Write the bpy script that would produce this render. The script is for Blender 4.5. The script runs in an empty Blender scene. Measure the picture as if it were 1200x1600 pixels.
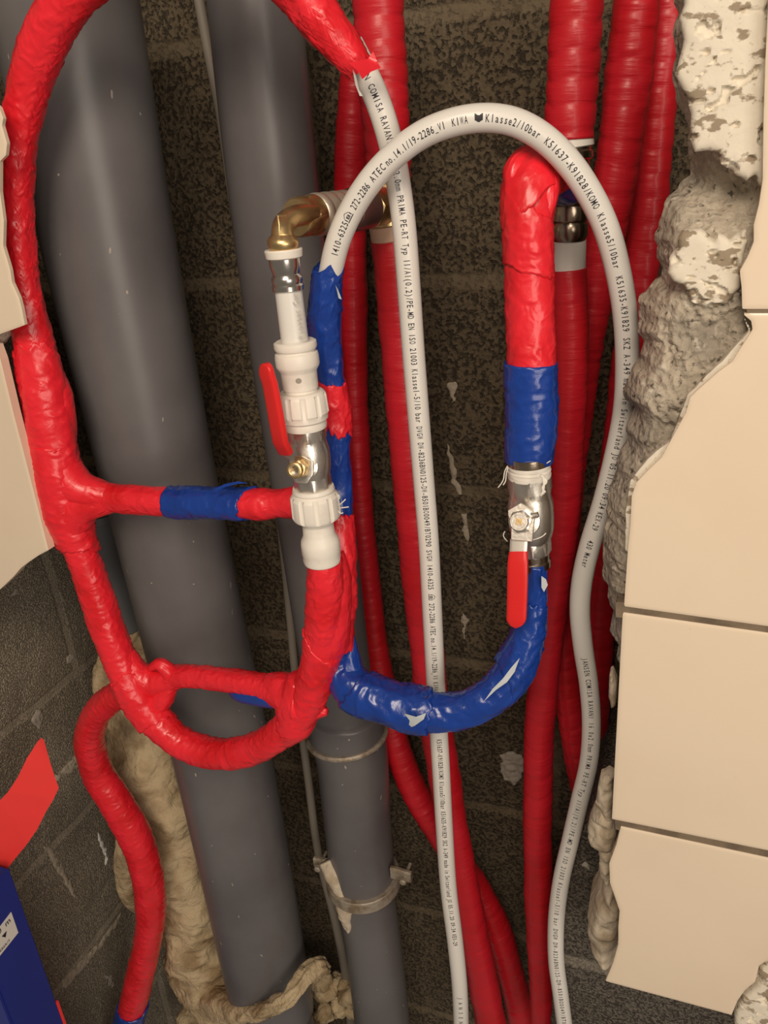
import bpy, bmesh, math
import numpy as np
from mathutils import Vector, Matrix

# ---------------------------------------------------------------- camera, light, exposure
SC = bpy.context.scene
COL = SC.collection
FPX = 1258.0                                   # focal length in pixels of the 1200x1600 frame
CAM = np.array([0.0, 0.0, 1.40])
_up = -np.array([200.0, 2800.0, FPX]); _up /= np.linalg.norm(_up)          # world Z in camera space
_rt = np.array([3500.0, 315.0, -FPX]); _rt -= _up * _rt.dot(_up); _rt /= np.linalg.norm(_rt)
_dp = np.cross(_rt, -_up); _dp /= np.linalg.norm(_dp)
if _dp[2] < 0: _dp = -_dp
# rows: camera axes expressed in world (X,Y,Z)
A_R = np.array([_rt[0], _dp[0], _up[0]])       # camera right
A_D = np.array([_rt[1], _dp[1], _up[1]])       # camera down
A_F = np.array([_rt[2], _dp[2], _up[2]])       # camera forward
cd = bpy.data.cameras.new('camera'); cam = bpy.data.objects.new('camera', cd); COL.objects.link(cam)
cd.sensor_fit = 'VERTICAL'; cd.sensor_height = 36.0; cd.lens = FPX / 1600 * 36.0
cd.clip_start = 0.02; cd.clip_end = 20
M = Matrix(((A_R[0], -A_D[0], -A_F[0], CAM[0]), (A_R[1], -A_D[1], -A_F[1], CAM[1]),
            (A_R[2], -A_D[2], -A_F[2], CAM[2]), (0, 0, 0, 1)))
cam.matrix_world = M
SC.camera = cam
SC.view_settings.view_transform = 'Standard'; SC.view_settings.look = 'None'
SC.view_settings.gamma = 1.0; SC.view_settings.use_curve_mapping = False
SC.view_settings.exposure = 0.22
W = bpy.data.worlds.new('room'); SC.world = W; W.use_nodes = True
W.node_tree.nodes['Background'].inputs[0].default_value = (1.0, 0.86, 0.72, 1)
W.node_tree.nodes['Background'].inputs[1].default_value = 0.15

def area(name, loc, target, size, power, color):
    l = bpy.data.lights.new(name, 'AREA'); l.shape = 'RECTANGLE'; l.size = size[0]; l.size_y = size[1]
    l.energy = power; l.color = color
    o = bpy.data.objects.new(name, l); COL.objects.link(o); o.location = loc
    d = Vector(target) - Vector(loc); o.rotation_euler = d.to_track_quat('-Z', 'Y').to_euler()
    return o
area('ceiling_lamp', (0.08, -0.72, 2.12), (-0.1, 0.6, 1.1), (0.55, 0.55), 14, (1.0, 0.84, 0.68))
area('window_daylight', (1.15, -1.1, 1.35), (0.0, 0.6, 1.0), (0.9, 1.2), 15, (1.0, 0.88, 0.76))

# ---------------------------------------------------------------- pixel <-> place helpers
def ray(u, v):
    return A_R * (u - 600) / FPX + A_D * (v - 800) / FPX + A_F
def P(u, v, Y):
    d = ray(u, v); return CAM + d * (Y / d[1])
def PX(u, v, X):
    d = ray(u, v); return CAM + d * (X / d[0])
def depth(p): return (np.asarray(p) - CAM).dot(A_F)
def proj(p):
    q = np.asarray(p) - CAM
    z = q @ A_F
    return np.stack([600 + FPX * (q @ A_R) / z, 800 + FPX * (q @ A_D) / z], -1)
def px2m(p, w): return w * depth(p) / FPX

# ---------------------------------------------------------------- noise
def _h(i, j, k, s):
    n = (i * 374761393 + j * 668265263 + k * 2147483647 + s * 1274126177) & 0xffffffff
    n = ((n ^ (n >> 13)) * 1274126177) & 0xffffffff
    n = ((n ^ (n >> 16)) * 2246822519) & 0xffffffff
    return ((n ^ (n >> 15)) & 0xffff) / 65535.0
def vn(x, y, z, s=0):
    x, y, z = np.broadcast_arrays(np.asarray(x, float), np.asarray(y, float), np.asarray(z, float))
    i, j, k = np.floor(x).astype(np.int64), np.floor(y).astype(np.int64), np.floor(z).astype(np.int64)
    fx, fy, fz = x - i, y - j, z - k
    fx, fy, fz = fx*fx*(3-2*fx), fy*fy*(3-2*fy), fz*fz*(3-2*fz)
    r = 0
    for a in (0, 1):
        for b in (0, 1):
            for c in (0, 1):
                r = r + _h(i+a, j+b, k+c, s) * (fx if a else 1-fx) * (fy if b else 1-fy) * (fz if c else 1-fz)
    return r * 2 - 1
def fbm(x, y, z, o=3, s=0):
    r, a, t = 0, 1.0, 0
    for q in range(o):
        r = r + a * vn(np.asarray(x)*2**q, np.asarray(y)*2**q, np.asarray(z)*2**q, s+q); t += a; a *= .5
    return r / t

# ---------------------------------------------------------------- materials
def mat(name, col, rough=.5, metal=0, bump=None, coat=0, var=None, sss=0, ior=1.45, extra=None):
    """bump: list of (kind, scale(x,y,z), strength, distance) ; var: (scale, dark colour, lo, hi)"""
    m = bpy.data.materials.new(name); m.use_nodes = True
    nt = m.node_tree; N = nt.nodes; L = nt.links
    b = N['Principled BSDF']
    b.inputs['Base Color'].default_value = (*col, 1); b.inputs['Roughness'].default_value = rough
    b.inputs['Metallic'].default_value = metal; b.inputs['IOR'].default_value = ior
    b.inputs['Coat Weight'].default_value = coat; b.inputs['Coat Roughness'].default_value = .15
    if sss:
        b.inputs['Subsurface Weight'].default_value = sss; b.inputs['Subsurface Radius'].default_value = (.004, .003, .002)
        b.inputs['Subsurface Scale'].default_value = 1.0
    tc = N.new('ShaderNodeTexCoord')
    def coord(sc, uv=False):
        mp = N.new('ShaderNodeMapping'); mp.inputs['Scale'].default_value = sc if hasattr(sc, '__len__') else (sc, sc, sc)
        L.new(tc.outputs['UV' if uv else 'Object'], mp.inputs[0]); return mp.outputs[0]
    prev = None
    for bp in (bump or []):
        kind, sc, st, dist = bp[:4]; uv = len(bp) > 4
        if kind == 'noise':
            t = N.new('ShaderNodeTexNoise'); t.inputs['Scale'].default_value = 1; t.inputs['Detail'].default_value = 4
            t.inputs['Distortion'].default_value = .6; o = t.outputs[0]
        elif kind == 'ridge':
            t = N.new('ShaderNodeTexNoise'); t.noise_type = 'RIDGED_MULTIFRACTAL'; t.inputs['Scale'].default_value = 1
            t.inputs['Detail'].default_value = 2; t.inputs['Distortion'].default_value = 1.2; o = t.outputs[0]
        else:
            t = N.new('ShaderNodeTexVoronoi'); t.inputs['Scale'].default_value = 1
            if kind == 'vor2': t.feature = 'SMOOTH_F1'
            o = t.outputs[0]
        L.new(coord(sc, uv), t.inputs['Vector'])
        bn = N.new('ShaderNodeBump'); bn.inputs['Strength'].default_value = st; bn.inputs['Distance'].default_value = dist
        L.new(o, bn.inputs['Height'])
        if prev: L.new(prev, bn.inputs['Normal'])
        prev = bn.outputs[0]
    if prev: L.new(prev, b.inputs['Normal'])
    cur = None
    for vr in (var or []):
        sc, c2, lo, hi = vr[:4]
        if len(vr) > 4 and vr[4] == 'vor':
            t = N.new('ShaderNodeTexVoronoi'); t.inputs['Scale'].default_value = 1
        else:
            t = N.new('ShaderNodeTexNoise'); t.inputs['Scale'].default_value = 1; t.inputs['Detail'].default_value = 5
        L.new(coord(sc), t.inputs['Vector'])
        r = N.new('ShaderNodeMapRange'); r.inputs[1].default_value = lo; r.inputs[2].default_value = hi
        L.new(t.outputs[0], r.inputs[0])
        mx = N.new('ShaderNodeMix'); mx.data_type = 'RGBA'
        L.new(r.outputs[0], mx.inputs[0])
        if cur: L.new(cur, mx.inputs[6])
        else: mx.inputs[6].default_value = (*col, 1)
        mx.inputs[7].default_value = (*c2, 1); cur = mx.outputs[2]
    if cur: L.new(cur, b.inputs['Base Color'])
    m['c'] = 1
    return m

RED = mat('red_wrap', (.80, .020, .034), .36, coat=.25, bump=[('ridge', (9, 85, 1), .6, .0014, 1), ('noise', (45, 45, 45), .5, .002), ('noise', (260, 260, 260), .25, .0006)],
          var=[(30, (.60, .006, .010), .45, .75)])
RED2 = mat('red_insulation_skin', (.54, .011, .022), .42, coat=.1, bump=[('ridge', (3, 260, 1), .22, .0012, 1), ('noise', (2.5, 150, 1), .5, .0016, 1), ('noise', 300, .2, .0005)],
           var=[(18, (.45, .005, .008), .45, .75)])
BLUE = mat('blue_tape', (.007, .046, .29), .30, coat=.35, bump=[('ridge', (50, 50, 50), .35, .0022), ('noise', (90, 90, 90), .6, .0016)],
           var=[(40, (.005, .035, .24), .45, .75)])
FOAMW = mat('torn_tape_backing', (.55, .60, .62), .6, bump=[('noise', 200, .3, .0006)])
PIPEW = mat('white_plastic_pipe', (.72, .70, .65), .33, sss=.08, bump=[('noise', 90, .06, .0005)])
WHITEP = mat('white_plastic_fitting', (.80, .76, .68), .38, sss=.1, bump=[('noise', 240, .12, .0003)], var=[(55, (.66, .61, .52), .55, .8)])
INK = mat('black_ink', (.02, .018, .025), .6)
GREYP = mat('grey_plastic_pipe', (.145, .139, .140), .34, bump=[('noise', 30, .08, .001)], var=[(7, (.10, .092, .095), .4, .7), (210, (.22, .21, .20), .74, .80)])
STEEL = mat('brushed_steel', (.62, .59, .55), .22, 1, bump=[('noise', 160, .1, .0005)])
CHROME = mat('nickel_plating', (.78, .74, .67), .36, 1, bump=[('noise', 300, .25, .0005)], var=[(90, (.60, .56, .49), .5, .8)])
BRASS = mat('brass', (.74, .54, .27), .38, 1, bump=[('noise', 350, .3, .0004)], var=[(120, (.58, .40, .19), .45, .7)])
HANDLE = mat('red_handle_coating', (.72, .022, .022), .40, bump=[('noise', 120, .06, .0005)])
HEMP = mat('white_thread_seal', (.78, .74, .66), .8, bump=[('ridge', (60, 60, 500), .6, .0012)])
TILE = mat('cream_glazed_tile', (.78, .655, .50), .22, coat=.2, var=[(9, (.74, .61, .46), .4, .7), (150, (.60, .50, .38), .73, .80)])
BISCUIT = mat('tile_biscuit', (.62, .46, .32), .8, bump=[('noise', 300, .4, .0006)])
SKIM = mat('white_plaster_skim', (.72, .66, .54), .8, bump=[('noise', 130, .5, .001)],
           var=[((95, 95, 150), (.30, .24, .165), .555, .60), (330, (.45, .39, .30), .62, .72)])
MORTAR = mat('broken_mortar', (.46, .40, .31), .92, bump=[('noise', 90, .8, .004), ('vor', 240, .6, .002), ('noise', 700, .5, .0008)],
             var=[(35, (.27, .235, .185), .42, .68), (160, (.62, .56, .46), .55, .75), ((210, 210, 210), (.13, .11, .085), .61, .68)])
GROUT = mat('grey_tile_grout', (.20, .15, .10), .9, bump=[('noise', 200, .5, .001)], var=[(60, (.12, .09, .06), .45, .7)])
FOAM = mat('insulation_foam', (.52, .41, .25), .9, bump=[('noise', 60, .9, .008), ('noise', 240, .5, .0015)],
           var=[(26, (.30, .21, .11), .46, .64), (11, (.17, .115, .06), .55, .68)])
CONDUIT = mat('dusty_grey_conduit', (.22, .195, .16), .6, bump=[('noise', 200, .2, .0005)])
FRAMEB = mat('blue_painted_steel', (.020, .034, .25), .38, bump=[('noise', 60, .05, .0005)])
FLAG = mat('bright_red_tape', (.95, .055, .05), .40, bump=[('noise', 20, .15, .002)])
STICK = mat('white_label', (.78, .76, .70), .5)
CLAMP = mat('galvanised_clamp', (.40, .35, .28), .55, .4, bump=[('noise', 200, .6, .0015)], var=[(80, (.25, .19, .12), .45, .65)])
CEMENT = mat('cement_blob', (.58, .50, .38), .9, bump=[('noise', 110, .8, .003)], var=[(50, (.40, .32, .22), .45, .65)])

def block_mat(name, c1, c2, grain, brick, mortarcol, axes, bs, spots=None):
    """concrete block wall: coarse grain, mortar courses, pits"""
    m = mat(name, c1, .95); nt = m.node_tree; N = nt.nodes; L = nt.links; b = N['Principled BSDF']
    tc = N.new('ShaderNodeTexCoord')
    vo = N.new('ShaderNodeTexVoronoi'); vo.inputs['Scale'].default_value = grain; vo.feature = 'F1'
    ns = N.new('ShaderNodeTexNoise'); ns.inputs['Scale'].default_value = grain * 1.25; ns.inputs['Detail'].default_value = 6
    big = N.new('ShaderNodeTexNoise'); big.inputs['Scale'].default_value = 9; big.inputs['Detail'].default_value = 3
    wp = N.new('ShaderNodeTexNoise'); wp.inputs['Scale'].default_value = grain * .5
    add = N.new('ShaderNodeVectorMath'); add.operation = 'MULTIPLY_ADD'
    L.new(wp.outputs['Color'], add.inputs[0]); dq = 1.1/grain if grain < 300 else .35/grain; add.inputs[1].default_value = (dq, dq, dq); L.new(tc.outputs['Object'], add.inputs[2])
    L.new(tc.outputs['Object'], wp.inputs['Vector'])
    for t in (vo, ns): L.new(add.outputs[0], t.inputs['Vector'])
    L.new(tc.outputs['Object'], big.inputs['Vector'])
    # pits = bright noise removed
    pit = N.new('ShaderNodeMapRange'); pit.inputs[1].default_value = .34; pit.inputs[2].default_value = .50
    L.new(ns.outputs[0], pit.inputs[0])
    hsum = N.new('ShaderNodeMath'); hsum.operation = 'MULTIPLY_ADD'
    L.new(vo.outputs['Distance'], hsum.inputs[0]); hsum.inputs[1].default_value = -.6; L.new(pit.outputs[0], hsum.inputs[2])
    # mortar mask
    sep = N.new('ShaderNodeSeparateXYZ'); L.new(tc.outputs['Object'], sep.inputs[0])
    cmb = N.new('ShaderNodeCombineXYZ'); L.new(sep.outputs[axes], cmb.inputs[0]); L.new(sep.outputs[2], cmb.inputs[1])
    wob = N.new('ShaderNodeVectorMath'); wob.operation = 'MULTIPLY_ADD'; L.new(big.outputs['Color'], wob.inputs[0])
    wob.inputs[1].default_value = (.012, .012, 0); L.new(cmb.outputs[0], wob.inputs[2])
    bk = N.new('ShaderNodeTexBrick'); bk.inputs['Scale'].default_value = 1
    bk.inputs['Brick Width'].default_value = bs[0]; bk.inputs['Row Height'].default_value = bs[1]
    bk.inputs['Mortar Size'].default_value = bs[2]; bk.inputs['Mortar Smooth'].default_value = .5
    ofs = N.new('ShaderNodeVectorMath'); ofs.operation = 'ADD'; ofs.inputs[1].default_value = (bs[3], bs[4], 0)
    L.new(wob.outputs[0], ofs.inputs[0]); L.new(ofs.outputs[0], bk.inputs['Vector'])
    mx = N.new('ShaderNodeMix'); mx.data_type = 'RGBA'; L.new(pit.outputs[0], mx.inputs[0])
    mx.inputs[6].default_value = (*c2, 1); mx.inputs[7].default_value = (*c1, 1)
    m1 = N.new('ShaderNodeMix'); m1.data_type = 'RGBA'; m1.blend_type = 'MULTIPLY'
    mr = N.new('ShaderNodeMapRange'); mr.inputs[1].default_value = .3; mr.inputs[2].default_value = .7; mr.inputs[3].default_value = .0; mr.inputs[4].default_value = .5
    L.new(big.outputs[0], mr.inputs[0]); L.new(mr.outputs[0], m1.inputs[0]); L.new(mx.outputs[2], m1.inputs[6]); m1.inputs[7].default_value = (.62, .58, .52, 1)
    mm = N.new('ShaderNodeMath'); mm.operation = 'MULTIPLY'; mm.inputs[1].default_value = brick; L.new(bk.outputs['Fac'], mm.inputs[0])
    m2 = N.new('ShaderNodeMix'); m2.data_type = 'RGBA'; L.new(mm.outputs[0], m2.inputs[0]); L.new(m1.outputs[2], m2.inputs[6]); m2.inputs[7].default_value = (*mortarcol, 1)
    L.new(m2.outputs[2], b.inputs['Base Color'])
    bn = N.new('ShaderNodeBump'); bn.inputs['Strength'].default_value = .9; bn.inputs['Distance'].default_value = .0035
    inv = N.new('ShaderNodeMath'); inv.operation = 'MULTIPLY'
    om = N.new('ShaderNodeMath'); om.operation = 'MULTIPLY_ADD'; om.inputs[1].default_value = -.7; om.inputs[2].default_value = 1
    L.new(bk.outputs['Fac'], om.inputs[0]); L.new(om.outputs[0], inv.inputs[0]); L.new(hsum.outputs[0], inv.inputs[1])
    L.new(inv.outputs[0], bn.inputs['Height']); L.new(bn.outputs[0], b.inputs['Normal'])
    return m
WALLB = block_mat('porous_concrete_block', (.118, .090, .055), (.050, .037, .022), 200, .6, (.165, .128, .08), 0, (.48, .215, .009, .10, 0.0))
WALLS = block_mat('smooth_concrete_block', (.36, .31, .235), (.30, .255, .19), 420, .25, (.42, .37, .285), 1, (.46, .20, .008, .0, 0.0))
WALLR = block_mat('grey_concrete_block', (.135, .118, .095), (.06, .05, .04), 330, .6, (.27, .24, .19), 0, (.46, .21, .010, .0, 0.0))

# ---------------------------------------------------------------- mesh helpers
def link(name, verts, faces, m, parent=None, smooth=True, uv=None):
    me = bpy.data.meshes.new(name)
    me.from_pydata([tuple(map(float, v)) for v in verts], [], [tuple(int(i) for i in f) for f in faces])
    if smooth: me.polygons.foreach_set('use_smooth', [True] * len(me.polygons))
    me.materials.append(m)
    if uv is not None:
        ul = me.uv_layers.new(name='UVMap'); idx = np.empty(len(me.loops), dtype=np.int32)
        me.loops.foreach_get('vertex_index', idx)
        ul.data.foreach_set('uv', np.asarray(uv, dtype=np.float32)[idx].ravel())
    me.update()
    o = bpy.data.objects.new(name, me); COL.objects.link(o)
    if parent is not None: o.parent = parent
    return o
def sharp(o, ang=35):
    o.data.set_sharp_from_angle(angle=math.radians(ang)); return o
def tag(o, label, cat, group=None):
    o['label'] = label; o['category'] = cat
    if group: o['group'] = group
    return o
def structure(o): o['kind'] = 'structure'; return o
def empty(name, loc=(0, 0, 0)):
    o = bpy.data.objects.new(name, None); COL.objects.link(o); o.empty_display_size = .02; return o

class Path:
    """smooth 3-D path; stations (u, v, Y, width_px) or world radius when negative width (metres)"""
    def __init__(s, st, ds=.0012):
        c = np.array([P(a[0], a[1], a[2]) for a in st])
        r = np.array([(-a[3]) if a[3] < 0 else px2m(P(a[0], a[1], a[2]), a[3]) / 2 for a in st])
        d = np.concatenate([c, r[:, None]], 1)
        d = np.vstack([2*d[0]-d[1], d, 2*d[-1]-d[-2]])
        out = []
        for i in range(1, len(d)-2):
            p0, p1, p2, p3 = d[i-1:i+3]
            t0 = 0; t1 = t0 + max(np.linalg.norm((p1-p0)[:3]), 1e-5)**.5
            t2 = t1 + max(np.linalg.norm((p2-p1)[:3]), 1e-5)**.5; t3 = t2 + max(np.linalg.norm((p3-p2)[:3]), 1e-5)**.5
            n = 24
            t = (np.linspace(t1, t2, n, endpoint=False))[:, None]
            a1 = (t1-t)/(t1-t0)*p0 + (t-t0)/(t1-t0)*p1; a2 = (t2-t)/(t2-t1)*p1 + (t-t1)/(t2-t1)*p2
            a3 = (t3-t)/(t3-t2)*p2 + (t-t2)/(t3-t2)*p3
            b1 = (t2-t)/(t2-t0)*a1 + (t-t0)/(t2-t0)*a2; b2 = (t3-t)/(t3-t1)*a2 + (t-t1)/(t3-t1)*a3
            out.append((t2-t)/(t2-t1)*b1 + (t-t1)/(t2-t1)*b2)
        out.append(d[-2][None]); q = np.vstack(out)
        L = np.concatenate([[0], np.cumsum(np.linalg.norm(np.diff(q[:, :3], axis=0), axis=1))])
        n = max(int(L[-1] / ds), 8); s.s = np.linspace(0, L[-1], n)
        s.q = np.stack([np.interp(s.s, L, q[:, k]) for k in range(4)], 1); s.len = L[-1]
        for _ in range(6):
            s.q[1:-1] = .25*s.q[:-2] + .5*s.q[1:-1] + .25*s.q[2:]
        c = s.q[:, :3]; t = np.gradient(c, axis=0); t /= np.linalg.norm(t, axis=1)[:, None]
        f = CAM - c; f -= (f * t).sum(1)[:, None] * t; f /= np.linalg.norm(f, axis=1)[:, None]
        s.t, s.n = t, f; s.b = np.cross(f, t); s.pix = proj(c)
    def at(s, u, v):
        return s.s[np.argmin(((s.pix - (u, v))**2).sum(1))]
    def ev(s, x):
        g = lambda a: np.stack([np.interp(x, s.s, a[:, k]) for k in range(a.shape[1])], -1)
        return g(s.q[:, :3]), np.interp(x, s.s, s.q[:, 3]), g(s.n), g(s.b), g(s.t)
    def surf(s, x, th, extra=0.0):
        c, r, n, b, t = s.ev(x)
        rr = (r + extra)[..., None]
        return c + (n * np.cos(th)[..., None] + b * np.sin(th)[..., None]) * rr

def wrap_fn(pitch=.012, step=.0009, wr=.0009, seed=0, hand=1, lump=.0012):
    def f(s, th, r):
        cx, sy = np.cos(th), np.sin(th)
        ph = s / pitch + hand * .8 * th / (2*math.pi) + 1.1 * vn(cx*.8, sy*.8, s*30, seed)
        fr = ph - np.floor(ph); k = .35 + .65*np.abs(vn(cx*1.1, sy*1.1, s*33, seed+21))
        saw = np.where(fr < .90, fr / .90, (1-fr) / .10)
        w = np.clip(1 - np.abs(fbm(cx*1.5 + s*45, sy*1.5, s*110, 2, seed+3))*5, 0, 1)
        w2 = vn(cx*1.2, sy*1.2, s*42, seed+9)
        return step * .6 * saw * k + wr * .75 * w + lump * .6 * w2
    return f
def over(base, top):
    return lambda s, th, r: base(s, th, r) + np.maximum(top(s, th, r), -.0002)
def crump(seed, a=.0024, b=.0016):
    def f(s, th, r):
        cx, sy = np.cos(th), np.sin(th)
        w = np.clip(1-np.abs(fbm(cx*1.1+s*28, sy*1.1, s*42, 2, seed))*6, 0, 1)
        w3 = np.clip(1-np.abs(fbm(cx*1.7-s*40, sy*1.7, s*60, 2, seed+11))*7, 0, 1)
        return a*(.42*w+.25*w3) + b*.8*vn(cx*1.2, sy*1.2, s*34, seed+4)
    return f
def plain_fn(s, th, r): return 0 * s

def tube(name, path, m, parent=None, s0=None, s1=None, fn=plain_fn, nth=40, ds=.0014, dr=0.0, e0=None, e1=None, caps=True, in0=0.0, in1=0.0, thr=(0, 2*math.pi)):
    """e0/e1: (tilt metres, phase, jag metres) shape the ends; in0/in1 radius shrink at end closing lip"""
    s0 = 0 if s0 is None else s0; s1 = path.len if s1 is None else s1
    n = max(int((s1-s0)/ds), 4); th = np.linspace(-math.pi, math.pi, nth, endpoint=False)
    T, TH = np.meshgrid(np.linspace(0, 1, n), th, indexing='ij')
    def edge(e, base, sd):
        if not e: return np.full(nth, base)
        return base + e[0]*np.cos(th - e[1]) + e[2]*(np.abs(vn(np.cos(th)*3, np.sin(th)*3, sd*7.7, 5))*1.2 + .5*vn(np.cos(th)*7, np.sin(th)*7, sd*3.1, 6))
    E0, E1 = edge(e0, s0, s0*100+1), edge(e1, s1, s1*100+2)
    S = E0[None]*(1-T) + E1[None]*T
    c, r, nn, bb, tt = path.ev(S)
    R = r + dr + fn(S, TH, r)
    V = c + (nn*np.cos(TH)[..., None] + bb*np.sin(TH)[..., None]) * R[..., None]
    verts = V.reshape(-1, 3); uv = np.stack([TH.ravel()/(2*math.pi), S.ravel()], 1)
    # UV in u: 0..1 around, v: metres*?
    faces = [(i*nth+j, i*nth+(j+1) % nth, (i+1)*nth+(j+1) % nth, (i+1)*nth+j) for i in range(n-1) for j in range(nth)]
    vl = [verts]; ul = [uv]; base = len(verts)
    if caps:
        for end, inn in ((0, in0), (n-1, in1)):
            ring = V[end]; ctr = c[end]
            d = (ring - ctr); L = np.linalg.norm(d, axis=1)[:, None]
            k = inn if inn else L*.999
            inner = ctr + d / L * np.maximum(L - k, .0001)
            vl.append(inner); ul.append(uv[end*nth:(end+1)*nth])
            for j in range(nth):
                a, b2 = end*nth+j, end*nth+(j+1) % nth
                q = (a, b2, base+(j+1) % nth, base+j)
                faces.append(q if end else q[::-1])
            base += nth
    o = link(name, np.vstack(vl), [f[::-1] for f in faces], m, parent, True, np.vstack(ul))
    return o

def axis_frame(p0, p1):
    p0, p1 = np.asarray(p0, float), np.asarray(p1, float)
    t = p1-p0; L = np.linalg.norm(t); t /= L
    f = CAM - (p0+p1)/2; f -= f.dot(t)*t; f /= np.linalg.norm(f)
    return p0, t, f, np.cross(f, t), L

def lathe(name, p0, p1, prof, m, parent=None, nth=48, ang=32, rot=0.0):
    """prof: list of (distance metres along p0->p1, radius metres[, shape]) shape: None|'hex'|'oct'|('lobe',n,depth)|'sq'"""
    p0, t, n, b, L = axis_frame(p0, p1)
    th = np.linspace(0, 2*math.pi, nth, endpoint=False)
    rings = []
    for st in prof:
        d, r = st[0], st[1]; sh = st[2] if len(st) > 2 else None
        if sh in ('hex', 'oct', 'sq'):
            k = {'hex': 6, 'oct': 8, 'sq': 4}[sh]; a = (th + rot) % (2*math.pi/k) - math.pi/k
            rr = np.minimum(r * math.cos(math.pi/k) / np.cos(a), r * .985)
        elif sh: rr = r * (1 - sh[2] * np.clip(np.cos(sh[1]*(th+rot))*2.2 - .9, 0, 1))
        else: rr = np.full(nth, r)
        rings.append(p0 + t*d + (n*np.cos(th)[:, None] + b*np.sin(th)[:, None]) * rr[:, None])
    V = np.vstack(rings); k = len(rings)
    F = [(i*nth+j, (i+1)*nth+j, (i+1)*nth+(j+1) % nth, i*nth+(j+1) % nth) for i in range(k-1) for j in range(nth)]
    F.append(tuple(range(nth))); F.append(tuple(reversed([(k-1)*nth+j for j in range(nth)])))
    return sharp(link(name, V, F, m, parent), ang)

def lathe_px(name, a0, a1, Y0, Y1, prof, m, parent=None, **kw):
    """a0,a1 pixel ends of axis; prof: (pixel along axis param 0..1 fraction, width px[, shape])"""
    p0, p1 = P(*a0, Y0), P(*a1, Y1); L = np.linalg.norm(p1-p0)
    # fraction in image -> fraction in space
    fs = np.linspace(-.3, 1.3, 400); pts = p0 + (p1-p0)*fs[:, None]; pj = proj(pts)
    d = np.array(a1, float) - np.array(a0, float); im = ((pj - np.array(a0)) @ d) / (d @ d)
    out = []
    for st in prof:
        f = float(np.interp(st[0], im, fs)); p = p0 + (p1-p0)*f
        out.append((f*L, px2m(p, st[1])/2) + tuple(st[2:]))
    return lathe(name, p0, p1, out, m, parent, **kw)

def sheet(name, pts, m, parent=None, th=.0004, sub=2, bend=0.0):
    """pts: (u,v,Y) outline; thin solid sheet with thickness"""
    w = np.array([P(*p) for p in pts]); c = w.mean(0)
    bm = bmesh.new(); vs = [bm.verts.new(p) for p in w]; f = bm.faces.new(vs); f.normal_update()
    if f.normal.dot(Vector(CAM - c)) < 0: f.normal_flip()
    bmesh.ops.triangulate(bm, faces=bm.faces[:])
    for _ in range(sub): bmesh.ops.subdivide_edges(bm, edges=bm.edges[:], cuts=1, use_grid_fill=True)
    bm.normal_update(); nn = Vector(CAM - c).normalized()
    if bend:
        for v in bm.verts:
            k = float(vn(v.co.x*60, v.co.y*60, v.co.z*60, 3)); v.co += nn * k * bend
    top = bm.faces[:]
    r = bmesh.ops.extrude_face_region(bm, geom=top)
    for v in [g for g in r['geom'] if isinstance(g, bmesh.types.BMVert)]: v.co += nn * th
    bmesh.ops.recalc_face_normals(bm, faces=bm.faces[:])
    me = bpy.data.meshes.new(name); bm.to_mesh(me); bm.free(); me.materials.append(m)
    me.polygons.foreach_set('use_smooth', [True]*len(me.polygons)); me.set_sharp_from_angle(angle=.7)
    o = bpy.data.objects.new(name, me); COL.objects.link(o)
    if parent is not None: o.parent = parent
    return o

def strip(name, cen, wid, nrm, widths, thick, m, parent=None):
    """rounded bar through 3-D points cen, width direction wid[i], normal nrm[i]"""
    V = []; k = 12
    pr = []
    for a in range(k):
        t = 2*math.pi*a/k + math.pi/k
        pr.append((np.sign(math.cos(t))*abs(math.cos(t))**.35, np.sign(math.sin(t))*abs(math.sin(t))**.45))
    for c, w, n, h in zip(cen, wid, nrm, widths):
        for x, y in pr: V.append(np.asarray(c) + np.asarray(w)*h/2*x + np.asarray(n)*thick/2*y)
    n = len(cen)
    F = [(i*k+j, i*k+(j+1) % k, (i+1)*k+(j+1) % k, (i+1)*k+j) for i in range(n-1) for j in range(k)]
    F += [tuple(range(k))[::-1], tuple((n-1)*k+j for j in range(k))]
    o = link(name, V, F, m, parent); bm = bmesh.new(); bm.from_mesh(o.data)
    bmesh.ops.recalc_face_normals(bm, faces=bm.faces[:]); bm.to_mesh(o.data); bm.free()
    return sharp(o, 40)

def rounded(cs, ws, n=7):
    """replace the last station by a half-round end whose tip is that station"""
    tip, prev = np.asarray(cs[-1]), np.asarray(cs[-2]); w = ws[-2]; d = tip-prev; d = d/np.linalg.norm(d); c = tip-d*w/2
    cs = [q for q in cs[:-1] if (np.asarray(q)-c).dot(d) < -.0005]; ws = ws[:len(cs)]
    for k in range(n+1):
        a = math.pi/2*k/n; cs.append(c+d*w/2*math.sin(a)); ws.append(max(w*math.cos(a), .0008))
    return cs, ws
def inside(px, pz, poly):
    r = np.zeros(px.shape, bool); n = len(poly)
    for i in range(n):
        (x1, z1), (x2, z2) = poly[i], poly[(i+1) % n]
        if z1 == z2: continue
        c = ((z1 > pz) != (z2 > pz)) & (px < (x2-x1)*(pz-z1)/(z2-z1) + x1); r ^= c
    return r
def near(px, pz, poly):
    best = np.full(px.shape, 1e9); bx = px.copy(); bz = pz.copy(); n = len(poly)
    for i in range(n):
        a, b = np.array(poly[i]), np.array(poly[(i+1) % n]); d = b-a; L = d@d + 1e-12
        t = np.clip(((px-a[0])*d[0] + (pz-a[1])*d[1])/L, 0, 1); qx, qz = a[0]+t*d[0], a[1]+t*d[1]
        D = (px-qx)**2 + (pz-qz)**2; k = D < best
        best = np.where(k, D, best); bx = np.where(k, qx, bx); bz = np.where(k, qz, bz)
    return np.sqrt(best), bx, bz

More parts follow.
